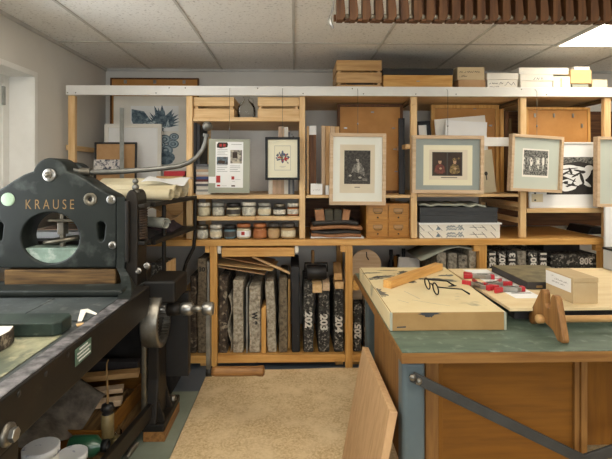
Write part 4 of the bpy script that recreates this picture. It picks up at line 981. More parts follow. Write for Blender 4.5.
sw.add(V + back, Fc + Fc2 + edge); sw.build('flange', 'iron', pr, bevel=.004)
# copper spring in the right bearing, finials
hp = []
zc0, zc1 = ZY(241, PY), ZY(208, PY)
for k in range(13 * 14 + 1):
    a = 2 * PI * k / 14; hp.append((-.830 + .03 * math.cos(a), 2.495 + .03 * math.sin(a), zc0 + (zc1 - zc0) * k / (13 * 14)))
MB().tube(hp, .0075, 6).build('spring', 'copper_rust', pr)
MB().box(-.850, -.792, 2.445, 2.545, ZY(208.5, PY), ZY(204.2, PY)).build('spring_cap', 'iron_dark', pr, bevel=.006)
MB().box(-.850, -.792, 2.445, 2.545, ZY(246, PY), ZY(241.5, PY)).build('spring_seat', 'iron_dark', pr, bevel=.006)
for sx_ in (124.6,): MB().box(pl(125.6), pl(130), PY - .02, PY + .012, ZY(262, PY), ZY(200, PY)).build('bearing_cheek', 'iron_dark', pr, bevel=.012, seg=3)
fb = MB(); fx = pl(132.2)
fb.tube([(fx, PY + .05, ZY(194, PY)), (fx, PY + .05, ZY(186, PY))], .007, 10); fb.ball((fx, PY + .05, ZY(187.6, PY)), .0185); fb.ball((fx, PY + .05, ZY(181.4, PY)), .016)
fb.lathe([(.02, ZY(193, PY)), (.02, ZY(191, PY)), (.01, ZY(190, PY))], 14, (fx, PY + .05, 0)); fb.build('finial', 'pewter', pr)
# spindle seen through the head opening
cx = pl(55)
sp = MB().tube([(cx, PY + .08, ZY(266, PY)), (cx, PY + .08, ZY(212, PY))], .016, 12).build('spindle', 'tarnish', pr)
MB().prism(E(cx, PY + .08, .03, .03, 6), 'z', ZY(235, PY), ZY(223, PY)).build('spindle_nut', 'steel_worn', pr, bevel=.003)
ring = [(cx + .088 * math.cos(a), PY + .08 + .06 * math.sin(a), ZY(241, PY) + .012 * math.cos(a)) for a in [2 * PI * k / 28 for k in range(28)]]
MB().tube(ring, .0115, 10, closed=True).tube([(cx - .085, PY + .08, ZY(241, PY) - .012), (cx + .085, PY + .08, ZY(241, PY) + .012)], .009, 8).build('hand_wheel', 'tarnish', pr)
MB().box(pl(41), pl(68.5), PY + .06, PY + .1, ZY(222.6, PY), ZY(219.6, PY)).build('spindle_yoke', 'tarnish', pr, bevel=.004)
MB().box(pl(22), pl(78.5), PY + .015, PY + .13, ZY(266, PY), ZY(247.6, PY)).build('pressure_block', 'pale_green', pr, bevel=.005)
# scraper beam, bed, rails
MB().box(pl(3.5), pl(115), PY + .004, PY + .13, ZBED - .002, ZY(268.6, PY)).build('scraper_beam', 'oldwood_x', pr, bevel=.006)
MB().box(-1.62, -.818, .55, 2.57, ZBED - .06, ZBED - .004).build('bed', 'bed_slate', pr, bevel=.004)
MB().box(-1.62, -.825, 2.215, 2.36, ZBED - .002, ZBED + .03).build('cross_rail', 'iron', pr, bevel=.012, seg=3)
MB().box(-1.60, -.85, .56, 1.70, ZBED - .0035, ZBED).build('bed_plate', 'bed_green', pr, bevel=.001)
MB().box(-1.60, -1.13, 1.86, 2.2, ZBED - .0035, ZBED + .002).box(-1.127, -.83, 1.86, 2.2, ZBED - .0035, ZBED + .001).build('bed_slab', 'bed_slate', pr, bevel=.001)
rl = MB().prism([(.5, .715), (2.40, .715), (2.40, ZBED + .008), (.5, ZBED + .008)], 'x', xr0, xr1).build('side_rail', 'iron_dark', pr, bevel=.006)
MB().box(xr0 + .003, xr1 - .006, .52, 2.12, ZBED + .0085, ZBED + .0125).build('rail_top', 'iron_rail', pr, bevel=.002)
MB().box(-1.69, -1.63, .5, 2.42, .715, ZBED + .008).build('side_rail', 'iron_dark', pr, bevel=.006)
hb = MB()
for px, py in ((19, 394), (46, 374), (68, 355)):
    v = atX(px, py, xr1); hb.lathe([(.009, xr1 - .002), (.009, xr1 + .0008), (0, xr1 + .0008)], 12, (0, v.y, v.z), 'x', caps=False)
hb.build('screw_hole', 'black', pr)
v = atX(14.5, 434.5, xr1 + .02)
bx = MB().lathe([(.03, xr1), (.03, xr1 + .008), (.02, xr1 + .012), (.0, xr1 + .012)], 20, (0, v.y, v.z), 'x').build('side_bolt', 'steel_worn', pr)
MB().prism(E(v.y, v.z, .019, .019, 6), 'x', xr1 + .012, xr1 + .026).build('nut', 'steel', bx, bevel=.002)
pA, pB = atX(75, 350, xr1 + .001), atX(91, 345.2, xr1 + .001); z0, z1 = atX(75, 367, xr1).z, pA.z
np_ = MB().box(xr1 + .0005, xr1 + .0025, pA.y, pB.y, z0, z1).build('name_plate', 'sign_green', pr, bevel=.001)
nb = MB()
for k, (a, c) in enumerate(((.25, .75), (.12, .88), (.12, .8), (.2, .9))):
    zk = z1 - (k + .7) * (z1 - z0) / 4.6
    q = a
    while q < c: nb.box(xr1 + .0025, xr1 + .003, pA.y + q * (pB.y - pA.y), pA.y + (q + .05) * (pB.y - pA.y), zk - .003, zk + .003); q += .075
nb.build('plate_lettering', 'paper_white', np_)
# legs and stretchers
def leg(x0, x1, y0, y1, zt, zb=.105, flare=.0):
    pts = [(y0 - flare, zb), (y1 + flare, zb), (y1 + .0, zb + .22), (y1, zt), (y0, zt), (y0, zb + .22)]
    MB().prism(pts, 'x', x0, x1).build('leg', 'iron_dark', pr, bevel=.01)
leg(-.80, -.735, 2.50, 2.64, .75, .105, .05); leg(-1.66, -1.60, 2.47, 2.64, .75, .105, .05)
leg(-.825, -.76, .9, 1.29, .715, .0, .0); leg(-1.66, -1.6, .9, 1.29, .715, .0, .0)
for x in (-.815, -1.70): MB().box(x, x + .12, 2.46, 2.80, .062, .104).build('foot', 'iron_dark', pr, bevel=.008)
for y in (2.49, 2.64): MB().prism([(-.76, .1), (-.7, .1), (-.735, .22), (-.76, .22)], 'y', y, y + .025).build('gusset', 'iron_dark', pr, bevel=.004)
MB().lathe([(.022, .1), (.022, .118), (.012, .13), (0, .131)], 6, (-.72, 2.73, 0)).build('foot_bolt', 'steel_worn', pr)
MB().box(-.81, -.695, 2.47, 2.79, .006, .061).build('foot_block', 'cradle_y', pr, bevel=.003)
MB().box(-1.69, -1.47, 2.45, 2.78, .001, .06).build('foot_block', 'pine_y', pr, bevel=.003)
MB().bar((-.765, 2.60, .165), (-.815, 1.90, .20), .03, .075).build('stretcher', 'iron_dark', pr, bevel=.005)
MB().box(-1.55, -.835, 1.32, 2.85, .118, .134).build('lower_shelf', 'oldwood_y', pr, bevel=.003)
MB().box(-1.598, -.866, 2.52, 2.56, .07, .117).box(-1.598, -.89, 1.5, 1.54, .07, .117).build('shelf_bearer', 'oldwood_x', pr)
# vertical rods seen left of the gear
MB().box(-.81, -.785, 2.44, 2.47, .12, .6).build('tie_rod', 'tarnish', pr, bevel=.006)
# gear housing and guard
MB().box(-.80, -.632, 2.44, 2.72, .752, .868).build('gear_bracket', 'iron_dark', pr, bevel=.012, seg=3)
MB().box(-.742, -.612, 2.66, 2.72, .27, .751).build('gear_guard', 'black', pr, bevel=.006)
for px, py in ((138.5, 270), (147, 265), (138.5, 290)): bolt(px, py, 3.2, 2.44, .65, wash='steel', nut='steel')
GY, GZ = 2.48, .652
gr = MB(); n = 36; ro, ri, rt_ = .136, .116, .101
x0, x1 = -.785, -.70
gr.lathe([(ri, x0), (ro, x0), (ro + .002, x0 + .005), (ro + .002, x1 - .005), (ro, x1), (ri, x1)], 56, (0, GY, GZ), 'x', caps=False)
for k in range(n):
    a0, a1 = 2 * PI * (k + .1) / n, 2 * PI * (k + .6) / n; am, ad = (a0 + a1) / 2, (a1 - a0) * .28
    P = [(ri + .002, a0), (ri + .002, a1), (rt_, am + ad), (rt_, am - ad)]
    gr.prism([(GY + r * math.cos(a), GZ + r * math.sin(a)) for r, a in P], 'x', x0, x1)
gr.lathe([(ri, x0), (ri, x1)], 56, (0, GY, GZ), 'x', caps=False)
gr.build('ring_gear', 'steel_worn', pr)
MB().lathe([(.115, -.785), (.115, -.775), (0, -.775)], 24, (0, GY, GZ), 'x').build('gear_web', 'iron_dark', pr)
SZ = .706; SYY = 2.5
pn = MB(); pn.lathe([(0, -.77), (.03, -.77), (.03, -.69), (0, -.69)], 20, (0, SYY, SZ), 'x')
for k in range(12):
    a = 2 * PI * k / 12; pn.prism([(SYY + r * math.cos(a + d), SZ + r * math.sin(a + d)) for r, d in ((.028, -.16), (.028, .16), (.043, .09), (.043, -.09))], 'x', -.77, -.69)
pn.build('pinion', 'steel', pr)
SH = lambda px: XY(px, SYY)
MB().lathe([(.0, SH(168)), (.036, SH(168)), (.036, SH(176)), (.03, SH(180.8)), (0, SH(180.8))], 20, (0, SYY, SZ), 'x').build('shaft_bearing', 'iron_dark', pr)
MB().lathe([(0, SH(181)), (.03, SH(181)), (.035, SH(183)), (.035, SH(191)), (.03, SH(193)), (0, SH(193))], 20, (0, SYY, SZ), 'x').build('shaft_collar', 'steel', pr)
MB().lathe([(0, SH(192)), (.018, SH(192)), (.018, SH(204)), (0, SH(204))], 16, (0, SYY, SZ), 'x').build('shaft', 'steel_worn', pr)
MB().lathe([(0, SH(203)), (.031, SH(203)), (.035, SH(204)), (.035, SH(212.5)), (.03, SH(213.5)), (0, SH(213.5))], 20, (0, SYY, SZ), 'x').build('crank_hub', 'steel', pr)
HZ2 = ZY(370.5, SYY)
cr = MB().box(SH(206.5), SH(211), SYY - .018, SYY + .018, HZ2 - .02, SZ - .02).build('crank_arm', 'steel_worn', pr, bevel=.003)
MB().lathe([(0, SH(206.5)), (.026, SH(206.5)), (.026, SH(212)), (0, SH(212))], 16, (0, SYY, HZ2), 'x').build('crank_boss', 'iron_dark', pr)
MB().lathe([(0, SH(212)), (.022, SH(212)), (.026, SH(216)), (.027, SH(240)), (.025, SH(256)), (.029, SH(260)), (.029, SH(263)), (.02, SH(264.5)), (0, SH(264.5))], 18, (0, SYY, HZ2), 'x').build('crank_handle', 'cradle_x', pr)
# lever
LY = PY + .085
lv = [atY(px, py, LY) for px, py in ((72, 170), (84, 172.5), (104, 172), (124, 171.2), (146, 169.8), (160, 168.6), (171, 167.3), (180, 166), (189, 162.6), (197.3, 156.6), (202.6, 149.5), (205.2, 142.5), (206.3, 136))]
lr = [.013, .013, .0145, .0145, .0135, .0132, .013, .013, .013, .0125, .012, .0115, .0105]
L1 = MB().tube(lv, lr, 14).build('lever', 'pewter', pr)
v = atY(207.3, 126.3, LY); w = atY(206.3, 134, LY)
MB().ball(v, .0275, 18).tube([w + (w - v) * .35, w], [.0175, .0185], 14).build('lever_knob', 'pewter', L1)
MB().tube([atY(80, 171.6, LY), atY(91, 172.2, LY)], .022, 16).build('lever_collar', 'steel_worn', L1)
MB().lathe([(0, PY + .15), (.075, PY + .15), (.078, PY + .155), (.078, PY + .235), (.07, PY + .24), (0, PY + .24)], 28, (pl(57), 0, pp(0, 176.5)[1]), 'y').build('lever_cam', 'iron', pr)
# things on the bed
def PB(px, py, z=ZBED): return atZ(px, py, z)
b = MB(); pts = [(-1.5, 1.675), (-.872, 1.675), (-.851, 1.70), (-.852, 1.775), (-.868, 1.80), (-1.5, 1.80)]
tag(b.prism(pts, 'z', ZBED + .001, ZBED + .05).build('stone_slab', 'slab_green', bevel=.006, seg=2), 'long dark green slab with a rounded end lying across the press bed', 'slab')
b = MB(); pts = [(-1.35, 1.36), (-1.0, 1.36), (-.972, 1.41), (-.968, 1.59), (-.985, 1.64), (-1.35, 1.64)]
t = thing('polished_stone', 'white topped litho stone lying on the press bed at the photo left edge', 'stone', (-1.17, 1.5, ZBED + .001))
MB().prism(pts, 'z', ZBED + .001, ZBED + .052).build('slab', 'stone_dark', t, bevel=.004)
MB().prism([(p[0] * .985 - .018, p[1] * .985 + .023) for p in pts], 'z', ZBED + .0522, ZBED + .0532).build('polished_face', 'paper', t)
P = [PB(*p) for p in ((77.5, 322.5), (82, 322), (86, 313), (96.5, 316), (97, 314.5), (88, 310), (80.5, 311))]
t = tag(MB().prism([(p.x, p.y) for p in P], 'z', ZBED + .002, ZBED + .006).build('paper_scrap', 'paper', bevel=.001), 'bent white paper scrap lying on the dark press bed', 'paper')
P = [PB(*p) for p in ((76, 325), (83.5, 323.6), (84, 325.2), (77, 327))]
tag(MB().prism([(p.x, p.y) for p in P], 'z', ZBED + .001, ZBED + .005).build('wood_chip', 'pine_x'), 'small wooden chip lying on the bed by the rounded slab end', 'chip')
# ---------------------------------------------------------------- things stored under the press
ZL = .1345
t = thing('wooden_tray', 'orange-brown wooden tray on the lower shelf of the press', 'tray', (-1.1, 2.3, ZL), (0, 0, R(-3)))
MB().box(-.2, .2, -.12, .5, .0005, .012).build('tray_bottom', 'oldwood_y', t, world=False)
for s in (-1, 1): MB().box(min(s * .2, s * .188), max(s * .2, s * .188), -.12, .5, .0125, .1).build('tray_side', 'orange_y', t, world=False, bevel=.003)
for yy in (-.12, .488): MB().box(-.1875, .1875, yy, yy + .012, .0125, .1).build('tray_end', 'orange_x', t, world=False, bevel=.003)
def plank(label, a, b, w, h, m, nm='wood_offcut', g='wood offcuts in the tray'): return tag(MB().bar(a, b, w, h).build(nm, m, bevel=.003), label, 'wood', g)
plank('longest pale offcut lying topmost across the tray under the press', (-1.3, 2.66, .262), (-.92, 2.74, .262), .07, .03, 'plank_x')
plank('middle pinkish offcut lying in the tray under the press', (-1.28, 2.52, .235), (-.96, 2.6, .235), .06, .025, 'ash_x')
plank('short pale offcut with square end, nearest of the three in the tray', (-1.25, 2.42, .215), (-.93, 2.5, .215), .06, .03, 'ash_x')
plank('brown board filling the bottom of the tray under the press', (-1.1, 2.25, .166), (-1.12, 2.7, .166), .3, .034, 'oldwood_y')
tag(MB().box(-1.45, -.95, 2.80, 2.86, ZL, .30).build('dark_trough', 'case_dark', bevel=.004), 'long dark metal trough at the back of the lower press shelf', 'trough')
cl = MB().grid(lambda u, v: (-1.46 + .40 * u + .06 * v, 1.95 + .5 * v, .34 - .10 * u - .04 * math.sin(u * 5 + v * 3) * .6 + .03 * math.sin(v * 7 + 1) + .06 * v - .1 * max(0, u - .7)), 34, 28, .006)
tag(cl.build('rag', 'cloth_grey'), 'grey rag draped over the tray under the press', 'cloth')
tag(MB().box(-1.46, -1.33, 1.95, 2.3, ZL + .0005, .25).build('storage_box', 'oldwood_y', bevel=.004), 'old wooden box under the rag on the lower press shelf', 'box')
def bucket(label, px, py, r, zt):
    v = atZ(px, py, zt); t = thing('ink_tub', label, 'tub', (v.x, v.y, ZL + .0005), group='white plastic ink tubs'); h = zt - ZL
    MB().lathe([(0, 0), (r * .86, 0), (r * .88, .005), (r * .98, h - .014), (0, h - .014)], 28).build('tub_body', 'plastic_white', t, world=False)
    MB().lathe([(r * .97, h - .03), (r * 1.03, h - .03), (r * 1.04, h - .003), (r * .97, h), (r * .9, h - .0015), (0, h - .0015)], 28, caps=False).build('lid', 'lid_print', t, world=False)
bucket('larger white plastic tub with printed lid under the press', 41, 446, .066, .35)
bucket('smaller white plastic tub beside the larger tub under the press', 72, 452.5, .058, .28)
v = atZ(104, 452, ZL)
# green bottle lying with its mouth to the right
bz = .235; p0 = atZ(84, 446, bz); p1 = atZ(108, 446, bz)
y = p0.y
t = thing('green_bottle', 'green plastic bottle lying with its open mouth towards the aisle', 'bottle', ((p0.x + p1.x) / 2, y, bz - .045))
MB().lathe([(0, p0.x - .06), (.04, p0.x - .06), (.044, p0.x - .05), (.044, p0.x + .05), (.02, p0.x + .075), (.02, p0.x + .085)], 20, (0, y, bz), 'x').build('bottle_body', 'plastic_green', t)
MB().lathe([(.016, p0.x + .08), (.026, p0.x + .08), (.026, p1.x), (.02, p1.x), (.018, p1.x - .02)], 18, (0, y, bz), 'x', caps=False).build('neck', 'black_gloss', t)
tag(MB().box(p0.x - .09, p1.x + .02, y - .05, y + .05, ZL + .0005, bz - .0455).build('wood_block', 'oldwood_x', bevel=.003), 'dark wooden block under the green bottle', 'block')
# oil can with a thin bent spout
oy = 2.2
t = thing('oil_can', 'yellowish oil can with a thin bent spout beside the wooden tray', 'oil can', (XY(107.5, oy), oy, ZL + .0005))
h1, h2 = ZY(411, oy) - ZL, ZY(401, oy) - ZL
MB().lathe([(0, 0), (.026, 0), (.029, .006), (.029, h1 - .004), (.026, h1), (0, h1)], 22).build('can_body', 'oilcan_yellow', t, world=False)
MB().lathe([(.026, h1), (.022, h1 + .014), (.03, h1 + .02), (.026, h2 - .006), (.008, h2), (0, h2)], 18).build('can_cap', 'black', t, world=False)
ht = ZY(358, oy) - ZL
MB().tube([(0, 0, h2 - .004), (.001, 0, h2 + .05), (-.004, 0, ht - .05), (-.004, 0, ht - .02), (.004, 0, ht)], [.006, .005, .0035, .003, .003], 8).build('spout', 'brass', t, world=False)
oy2 = 2.2
t = thing('glass_bottle', 'small clear bottle standing right of the oil can', 'bottle', (XY(116, oy2), oy2, ZL + .0005))
hb_ = ZY(423, oy2) - ZL
MB().lathe([(0, 0), (.024, 0), (.026, .006), (.026, hb_ * .75), (.012, hb_ * .9), (.012, hb_)], 18, caps=False).build('bottle_body', 'clear_glass', t, world=False)
MB().lathe([(0, .003), (.022, .003), (.022, hb_ * .5), (0, hb_ * .5)], 16).build('liquid', 'oilcan_yellow', t, world=False)
tag(MB().tube([atZ(126, 458, .02), atZ(131, 450, .03), atZ(137, 443, .04)], [.014, .018, .012], 10).build('metal_pipe', 'steel_worn'), 'short bright metal pipe lying on the mat beneath the press stretcher', 'pipe')
# ================================================================ steel drying rack with paper rolls behind the press
A, B_ = Vector((-.80, 2.62)), Vector((-.722, 3.33))
ZT, ZM = 1.262, 1.046
dk = thing('steel_rack', 'dark steel two-tier rack behind the press holding paper rolls', 'rack', (-1.2, 3.0, 0))
XLf = -1.66
def pipe(a, b, w=.028, nm='rail', bev=.003): MB().bar(a, b, w, w).build(nm, 'brownwood_y' if nm == 'rail' else 'iron_dark', dk, bevel=bev)
for z in (ZT, ZM):
    MB().bar((A.x, A.y, z), (B_.x, B_.y, z), .022, .026).build('rail', 'iron_dark', dk, bevel=.003)
    MB().bar((XLf, A.y, z), (XLf, B_.y, z), .022, .026).build('rail', 'iron_dark', dk, bevel=.003)
    for P_ in (A, B_): MB().bar((XLf + .012, P_.y, z), (P_.x - .012, P_.y, z), .022, .026).build('cross_rail', 'iron_dark', dk, bevel=.003)
    MB().prism([(XLf + .012, A.y + .012), (A.x - .012, A.y + .012), (B_.x - .012, B_.y - .012), (XLf + .012, B_.y - .012)], 'z', z + .004, z + .012).build('tray_sheet', 'case_dark', dk)
for (x, y) in ((B_.x, B_.y + .013), (XLf, B_.y + .013), (A.x, A.y + .21), (XLf, A.y + .21)):
    if x == B_.x: MB().tube([(x, y, ZT + .012), (x, y, 1.0), (x - .01, y, .9), (x - .06, y, .8), (x - .09, y, .7), (x - .1, y, .01)], .013, 8).build('leg', 'iron_dark', dk)
    else: MB().tube([(x, y, ZT - .02), (x, y, .01)], .013, 8).build('leg', 'iron_dark', dk)
def roll(label, xe, ye, length, r, turns=3, m='paper_roll', rot=15, loose=.012, zb=None, group='paper rolls on the steel rack'):
    zz_ = (ZT + .013 if zb is None else zb) + r; n = int(turns * 28); po_, pi_ = [], []
    for k in range(n + 1):
        a = 2 * PI * turns * k / n; rr = r - loose * a / (2 * PI)
        po_.append((rr * math.cos(a), rr * math.sin(a))); pi_.append(((rr - .0022) * math.cos(a), (rr - .0022) * math.sin(a)))
    b = MB(); V = []; Fc = []; N = n + 1
    for P in (po_, pi_):
        for s in (-length, 0): V += [(s, p[0], p[1]) for p in P]
    for k in range(n):
        Fc += [(k, k + 1, N + k + 1, N + k), (2 * N + k + 1, 2 * N + k, 3 * N + k, 3 * N + k + 1), (k, 2 * N + k, 2 * N + k + 1, k + 1), (N + k, N + k + 1, 3 * N + k + 1, 3 * N + k)]
    Fc += [(0, N, 3 * N, 2 * N), (n, 2 * N + n, 3 * N + n, N + n)]
    b.add(V, Fc, False)
    o = b.build('paper_roll', m, origin=(0, 0, 0)); o.location = (xe, ye, zz_); o.rotation_euler = (0, 0, R(-rot))
    return tag(o, label, 'paper roll', group)
roll('fattest cream paper roll, its spiral end facing the jar shelves', XY(183, 3.02), 3.03, .66, .066, 3.2, rot=22)
roll('slim cream paper roll lying right behind the bearing column, nearest its balls', XY(171, 2.72), 2.72, .6, .036, 2.2, rot=14, loose=.008)
roll('cream paper roll squeezed between the slim roll and the fattest roll', XY(177, 2.86), 2.87, .62, .048, 2.5, rot=18)
roll('far cream roll lying against the shelving posts', XY(187, 3.29), 3.292, .4, .03, 3, rot=3, loose=.006)
sh = MB().grid(lambda u, v: (XY(146, 2.95) + .26 * u, 2.86 + .26 * v, ZT + .140 - .016 * u + .010 * math.sin(u * 5 + v * 4) - .015 * math.cos(v * 4)), 16, 8, .0015)
tag(sh.build('white_sheet', 'paper_white'), 'loose white sheet curling over the paper rolls', 'paper')
# lower tier: papers and cloths
tag(MB().box(-1.6, -1.2, 2.72, 3.2, ZM + .013, ZM + .05).build('paper_stack', 'paper_white', bevel=.002), 'stack of white paper on the lower rack tier, seen through the press opening', 'paper')
tag(MB().box(-1.56, -1.3, 2.8, 3.1, ZM + .0505, ZM + .056).build('pink_sheet', 'book_g'), 'pink sheet on the white paper stack behind the press', 'paper')
def heap(label, m, x0, x1, y0, y1, h, seed, nm='cloth_heap', zb=None):
    zb = ZM + .0125 if zb is None else zb
    def fn(u, v):
        e = math.sin(PI * u) ** .6 * math.sin(PI * v) ** .6 if 0 < u < 1 and 0 < v < 1 else 0
        return (x0 + (x1 - x0) * u, y0 + (y1 - y0) * v, zb + .003 + e * h * (.75 + .25 * math.sin(u * 9 + seed) * math.cos(v * 7 + seed * 2)))
    return tag(MB().grid(fn, 18, 14, .003).build(nm, m), label, 'cloth')
heap('dark purple cloth heap on the lower tier of the steel rack', 'cloth_purple', -1.1, -.79, 2.98, 3.3, .11, 1)
heap('black cloth heap on the lower tier closest to the press column', 'cloth_black', -1.12, -.84, 2.68, 2.95, .07, 2)
f_ = roll('pale grey felt roll lying on the black cloth of the steel rack', XY(166, 2.7), 2.7, .2, .036, 1.6, 'cloth_pale', rot=35, zb=ZM + .062, group='felt'); f_.name = 'felt_roll'; del f_['group']
q = MB().grid(lambda u, v: (-.98 + .2 * u, 3.03 + .24 * v, ZM + .15 + .03 * math.sin(u * 6 + v) - .04 * u), 12, 6, .004); tag(q.build('cardboard_flap', 'kraft'), 'bent brown cardboard flap above the purple cloth', 'cardboard')
# dark clutter below the rack
zc_ = ZY(262, 3.2)
t = tag(MB().box(XY(152, 3.1), XY(166, 3.1), 3.08, 3.3, .4705, ZY(262, 3.1)).build('dark_crate', 'stone_black', bevel=.006), 'speckled dark block with pale edge under the steel rack', 'block')
tag(MB().box(XY(166.4, 3.1), XY(169, 3.1), 3.08, 3.28, .4705, ZY(262, 3.1)).build('wood_strip', 'pine_z', bevel=.002), 'pale wood strip on edge beside the speckled dark block', 'strip')

tag(MB().box(-1.62, -.80, 3.0, 3.32, .0005, .468).build('storage_chest', 'cloth_black', bevel=.01), 'black chest on the floor under the steel rack', 'chest')
heap('black cloth bundle draped on the chest behind the speckled block', 'cloth_black', -1.5, -.99, 3.02, 3.31, .3, 4, zb=.469)
# ================================================================ the work table
ZD_ = .80; DX0, DX1, DY0, DY1 = .379, 2.15, 1.63, 2.93
wt = thing('work_table', 'heavy work table with a green top, blue steel legs and an orange wooden cabinet below', 'table', (1.25, 2.28, 0))
MB().box(DX0 + .004, DX1 - .004, DY0 + .004, DY1 - .004, ZD_ - .003, ZD_).build('table_surface', 'desk_lino', wt, bevel=.001)
MB().box(DX0, DX1, DY0, DY1, ZD_ - .041, ZD_ - .0035).build('table_top', 'table_edge_x', wt, bevel=.003)
for (x, y) in ((.388, 1.65), (.437, 2.8), (2.04, 1.65), (2.04, 2.8)):
    MB().box(x, x + .084, y, y + .084, 0.0125 if x < 2 else .0125, ZD_ - .0415).build('leg', 'blue_steel', wt, bevel=.018, seg=4)
br = [atY(412, 376.5, 1.636), atY(584, 460, 1.636)]
MB().bar(br[0], br[1], .012, .036, (0, 0, 1)).build('brace', 'brace_steel', wt, bevel=.002)
v1 = atY(583, 460, 1.636)
MB().bar(v1 + Vector((.006, .0, 0)), (2.08, 1.638, v1.z + .33), .012, .04).build('brace', 'brace_steel', wt, bevel=.002)
bb = MB()
for px, py in ((412.5, 377), (418.5, 381)):
    v = atY(px, py, 1.63); bb.lathe([(.012, v.y), (.012, v.y - .008), (.006, v.y - .012), (0, v.y - .012)], 8, (v.x, 0, v.z), 'y')
bb.build('brace_bolt', 'steel_worn', wt)
cx0, cx1, cy0 = .478, XY(577, 1.76), 1.76
MB().box(cx0, cx1, cy0, 2.75, .31, ZD_ - .042).build('cabinet', 'orange_x', wt, bevel=.003)
MB().box(XY(424, cy0), XY(437, cy0) , cy0 - .02, cy0 - .0005, .31, ZD_ - .042).build('cabinet_stile', 'table_edge_z', wt, bevel=.003)
MB().box(XY(437.4, cy0), XY(442, cy0), cy0 - .012, cy0 - .0005, .31, ZD_ - .042).build('cabinet_stile', 'orange_z', wt, bevel=.002)
MB().box(XY(572, cy0), XY(577, cy0), cy0 - .018, cy0 - .0005, .31, ZD_ - .042).box(XY(577.2, cy0), XY(583.5, cy0), cy0 - .026, cy0 + .3, .31, ZD_ - .042).build('cabinet_stile', 'table_edge_z', wt, bevel=.003)
MB().box(XY(583.7, cy0), 2.03, cy0 + .12, cy0 + .14, .31, ZD_ - .042).build('back_panel', 'orange_z', wt, bevel=.003)
MB().box(.398, .418, 1.74, 2.3, .34, ZD_ - .042).build('side_panel', 'table_edge_z', wt, bevel=.003)
# leaning board
t = MB(); b0 = Vector((.235, 2.30, .0125)); tp = Vector((.335, 2.28, .578)); b1 = Vector((.235, 1.655, .0125)); t1 = Vector((.342, 1.655, .578))
n_ = Vector((.030, 0, -.004))
t.hexa([b0, b0 + n_, b1, b1 + n_, tp, tp + n_, t1, t1 + n_])
tag(t.build('leaning_board', 'plywood_z', bevel=.003), 'thick plywood board leaning against the left side of the work table', 'board')
# thick board with ink smudges
ZS = .877
t = thing('work_board', 'thick cream work board with black ink smudges on the green table', 'board', (.63, 2.29, ZD_ + .0005))
MB().prism([(.388, 1.85), (.855, 1.85), (.895, 2.73), (.388, 2.73)], 'z', ZD_ + .0005, ZS - .0015).build('board_core', 'work_edge', t, bevel=.004)
MB().prism([(.390, 1.852), (.853, 1.852), (.893, 2.728), (.390, 2.728)], 'z', ZS - .0014, ZS).build('board_face', 'work_cream', t)
MB().box(.383, .3875, 1.855, 2.725, ZD_ + .004, ZS - .002).build('left_edge', 'work_cream', t, bevel=.001)
for x in (.384, .849): MB().box(x, x + .010, 1.8455, 1.862, ZD_ + .002, ZS - .001).build('corner_guard', 'paper_grey', t, bevel=.003)
rg = random.Random(12)
sm = MB()
def blot(cx, cy, rx, ry, rot, z, n=36):
    pts = []
    for k in range(n):
        a = 2 * PI * k / n; r = 1 + rg.uniform(-.35, .25)
        x, y = rx * r * math.cos(a), ry * r * math.sin(a)
        pts.append((cx + x * math.cos(rot) - y * math.sin(rot), cy + x * math.sin(rot) + y * math.cos(rot), z))
    s1 = MB(); s1.add(pts, [tuple(range(n))]); s1.build('ink_smudge', 'charcoal', t)
for k, (px, py, rx, ry, rot) in enumerate(((378, 277, .05, .02, .6), (372, 273, .06, .012, .1), (403, 272, .035, .022, 1), (411, 282, .03, .02, .3), (434, 279, .05, .02, -.3), (425, 279, .04, .016, 0), (388, 270.5, .06, .008, 0), (452, 286, .03, .014, .5), (399, 277, .04, .01, .9))):
    v = atZ(px, py, ZS); blot(v.x, v.y, rx, ry, rot, ZS + .0004 + k * .00004)
for k in range(5):
    pts = []
    zz_ = rg.uniform(ZS - .008, ZS - .002)
cxm = XY(429, 1.848)
pts = [(cxm + (.042 + rg.uniform(-.02, .02)) * math.cos(a) * (1 - .4 * (math.sin(a) < 0)), 1.8493, min(ZS - .002, ZS - .008 + .014 * math.sin(a) * rg.uniform(.6, 1.2))) for a in [2 * PI * k / 24 for k in range(24)]]
sm.add(pts, [tuple(range(24))]); pts = [(XY(p, 1.848), 1.8493, ZY(q, 1.848)) for p, q in ((397, 327.6), (406, 327.2), (406, 328.6), (397, 328.8))]; sm.add(pts, [(0, 1, 2, 3)])
sm.build('ink_smudge', 'charcoal', t)
for k, (px, py, rx, ry, rot) in enumerate(((380, 277.5, .10, .03, .5), (405, 275, .07, .04, 1.2), (440, 280, .09, .03, -.3), (376, 292, .04, .10, .1), (447, 275.5, .05, .02, .2))):
    v = atZ(px, py, ZS); pts = []
    for q in range(40):
        a = 2 * PI * q / 40; r = 1 + rg.uniform(-.3, .25); x, y = rx * r * math.cos(a), ry * r * math.sin(a)
        pts.append((min(.87, max(.393, v.x + x * math.cos(rot) - y * math.sin(rot))), min(2.725, v.y + x * math.sin(rot) + y * math.cos(rot)), ZS + .0002 + k * .00003))
    s1 = MB(); s1.add(pts, [tuple(range(40))]); s1.build('ink_smear', 'smear', t)
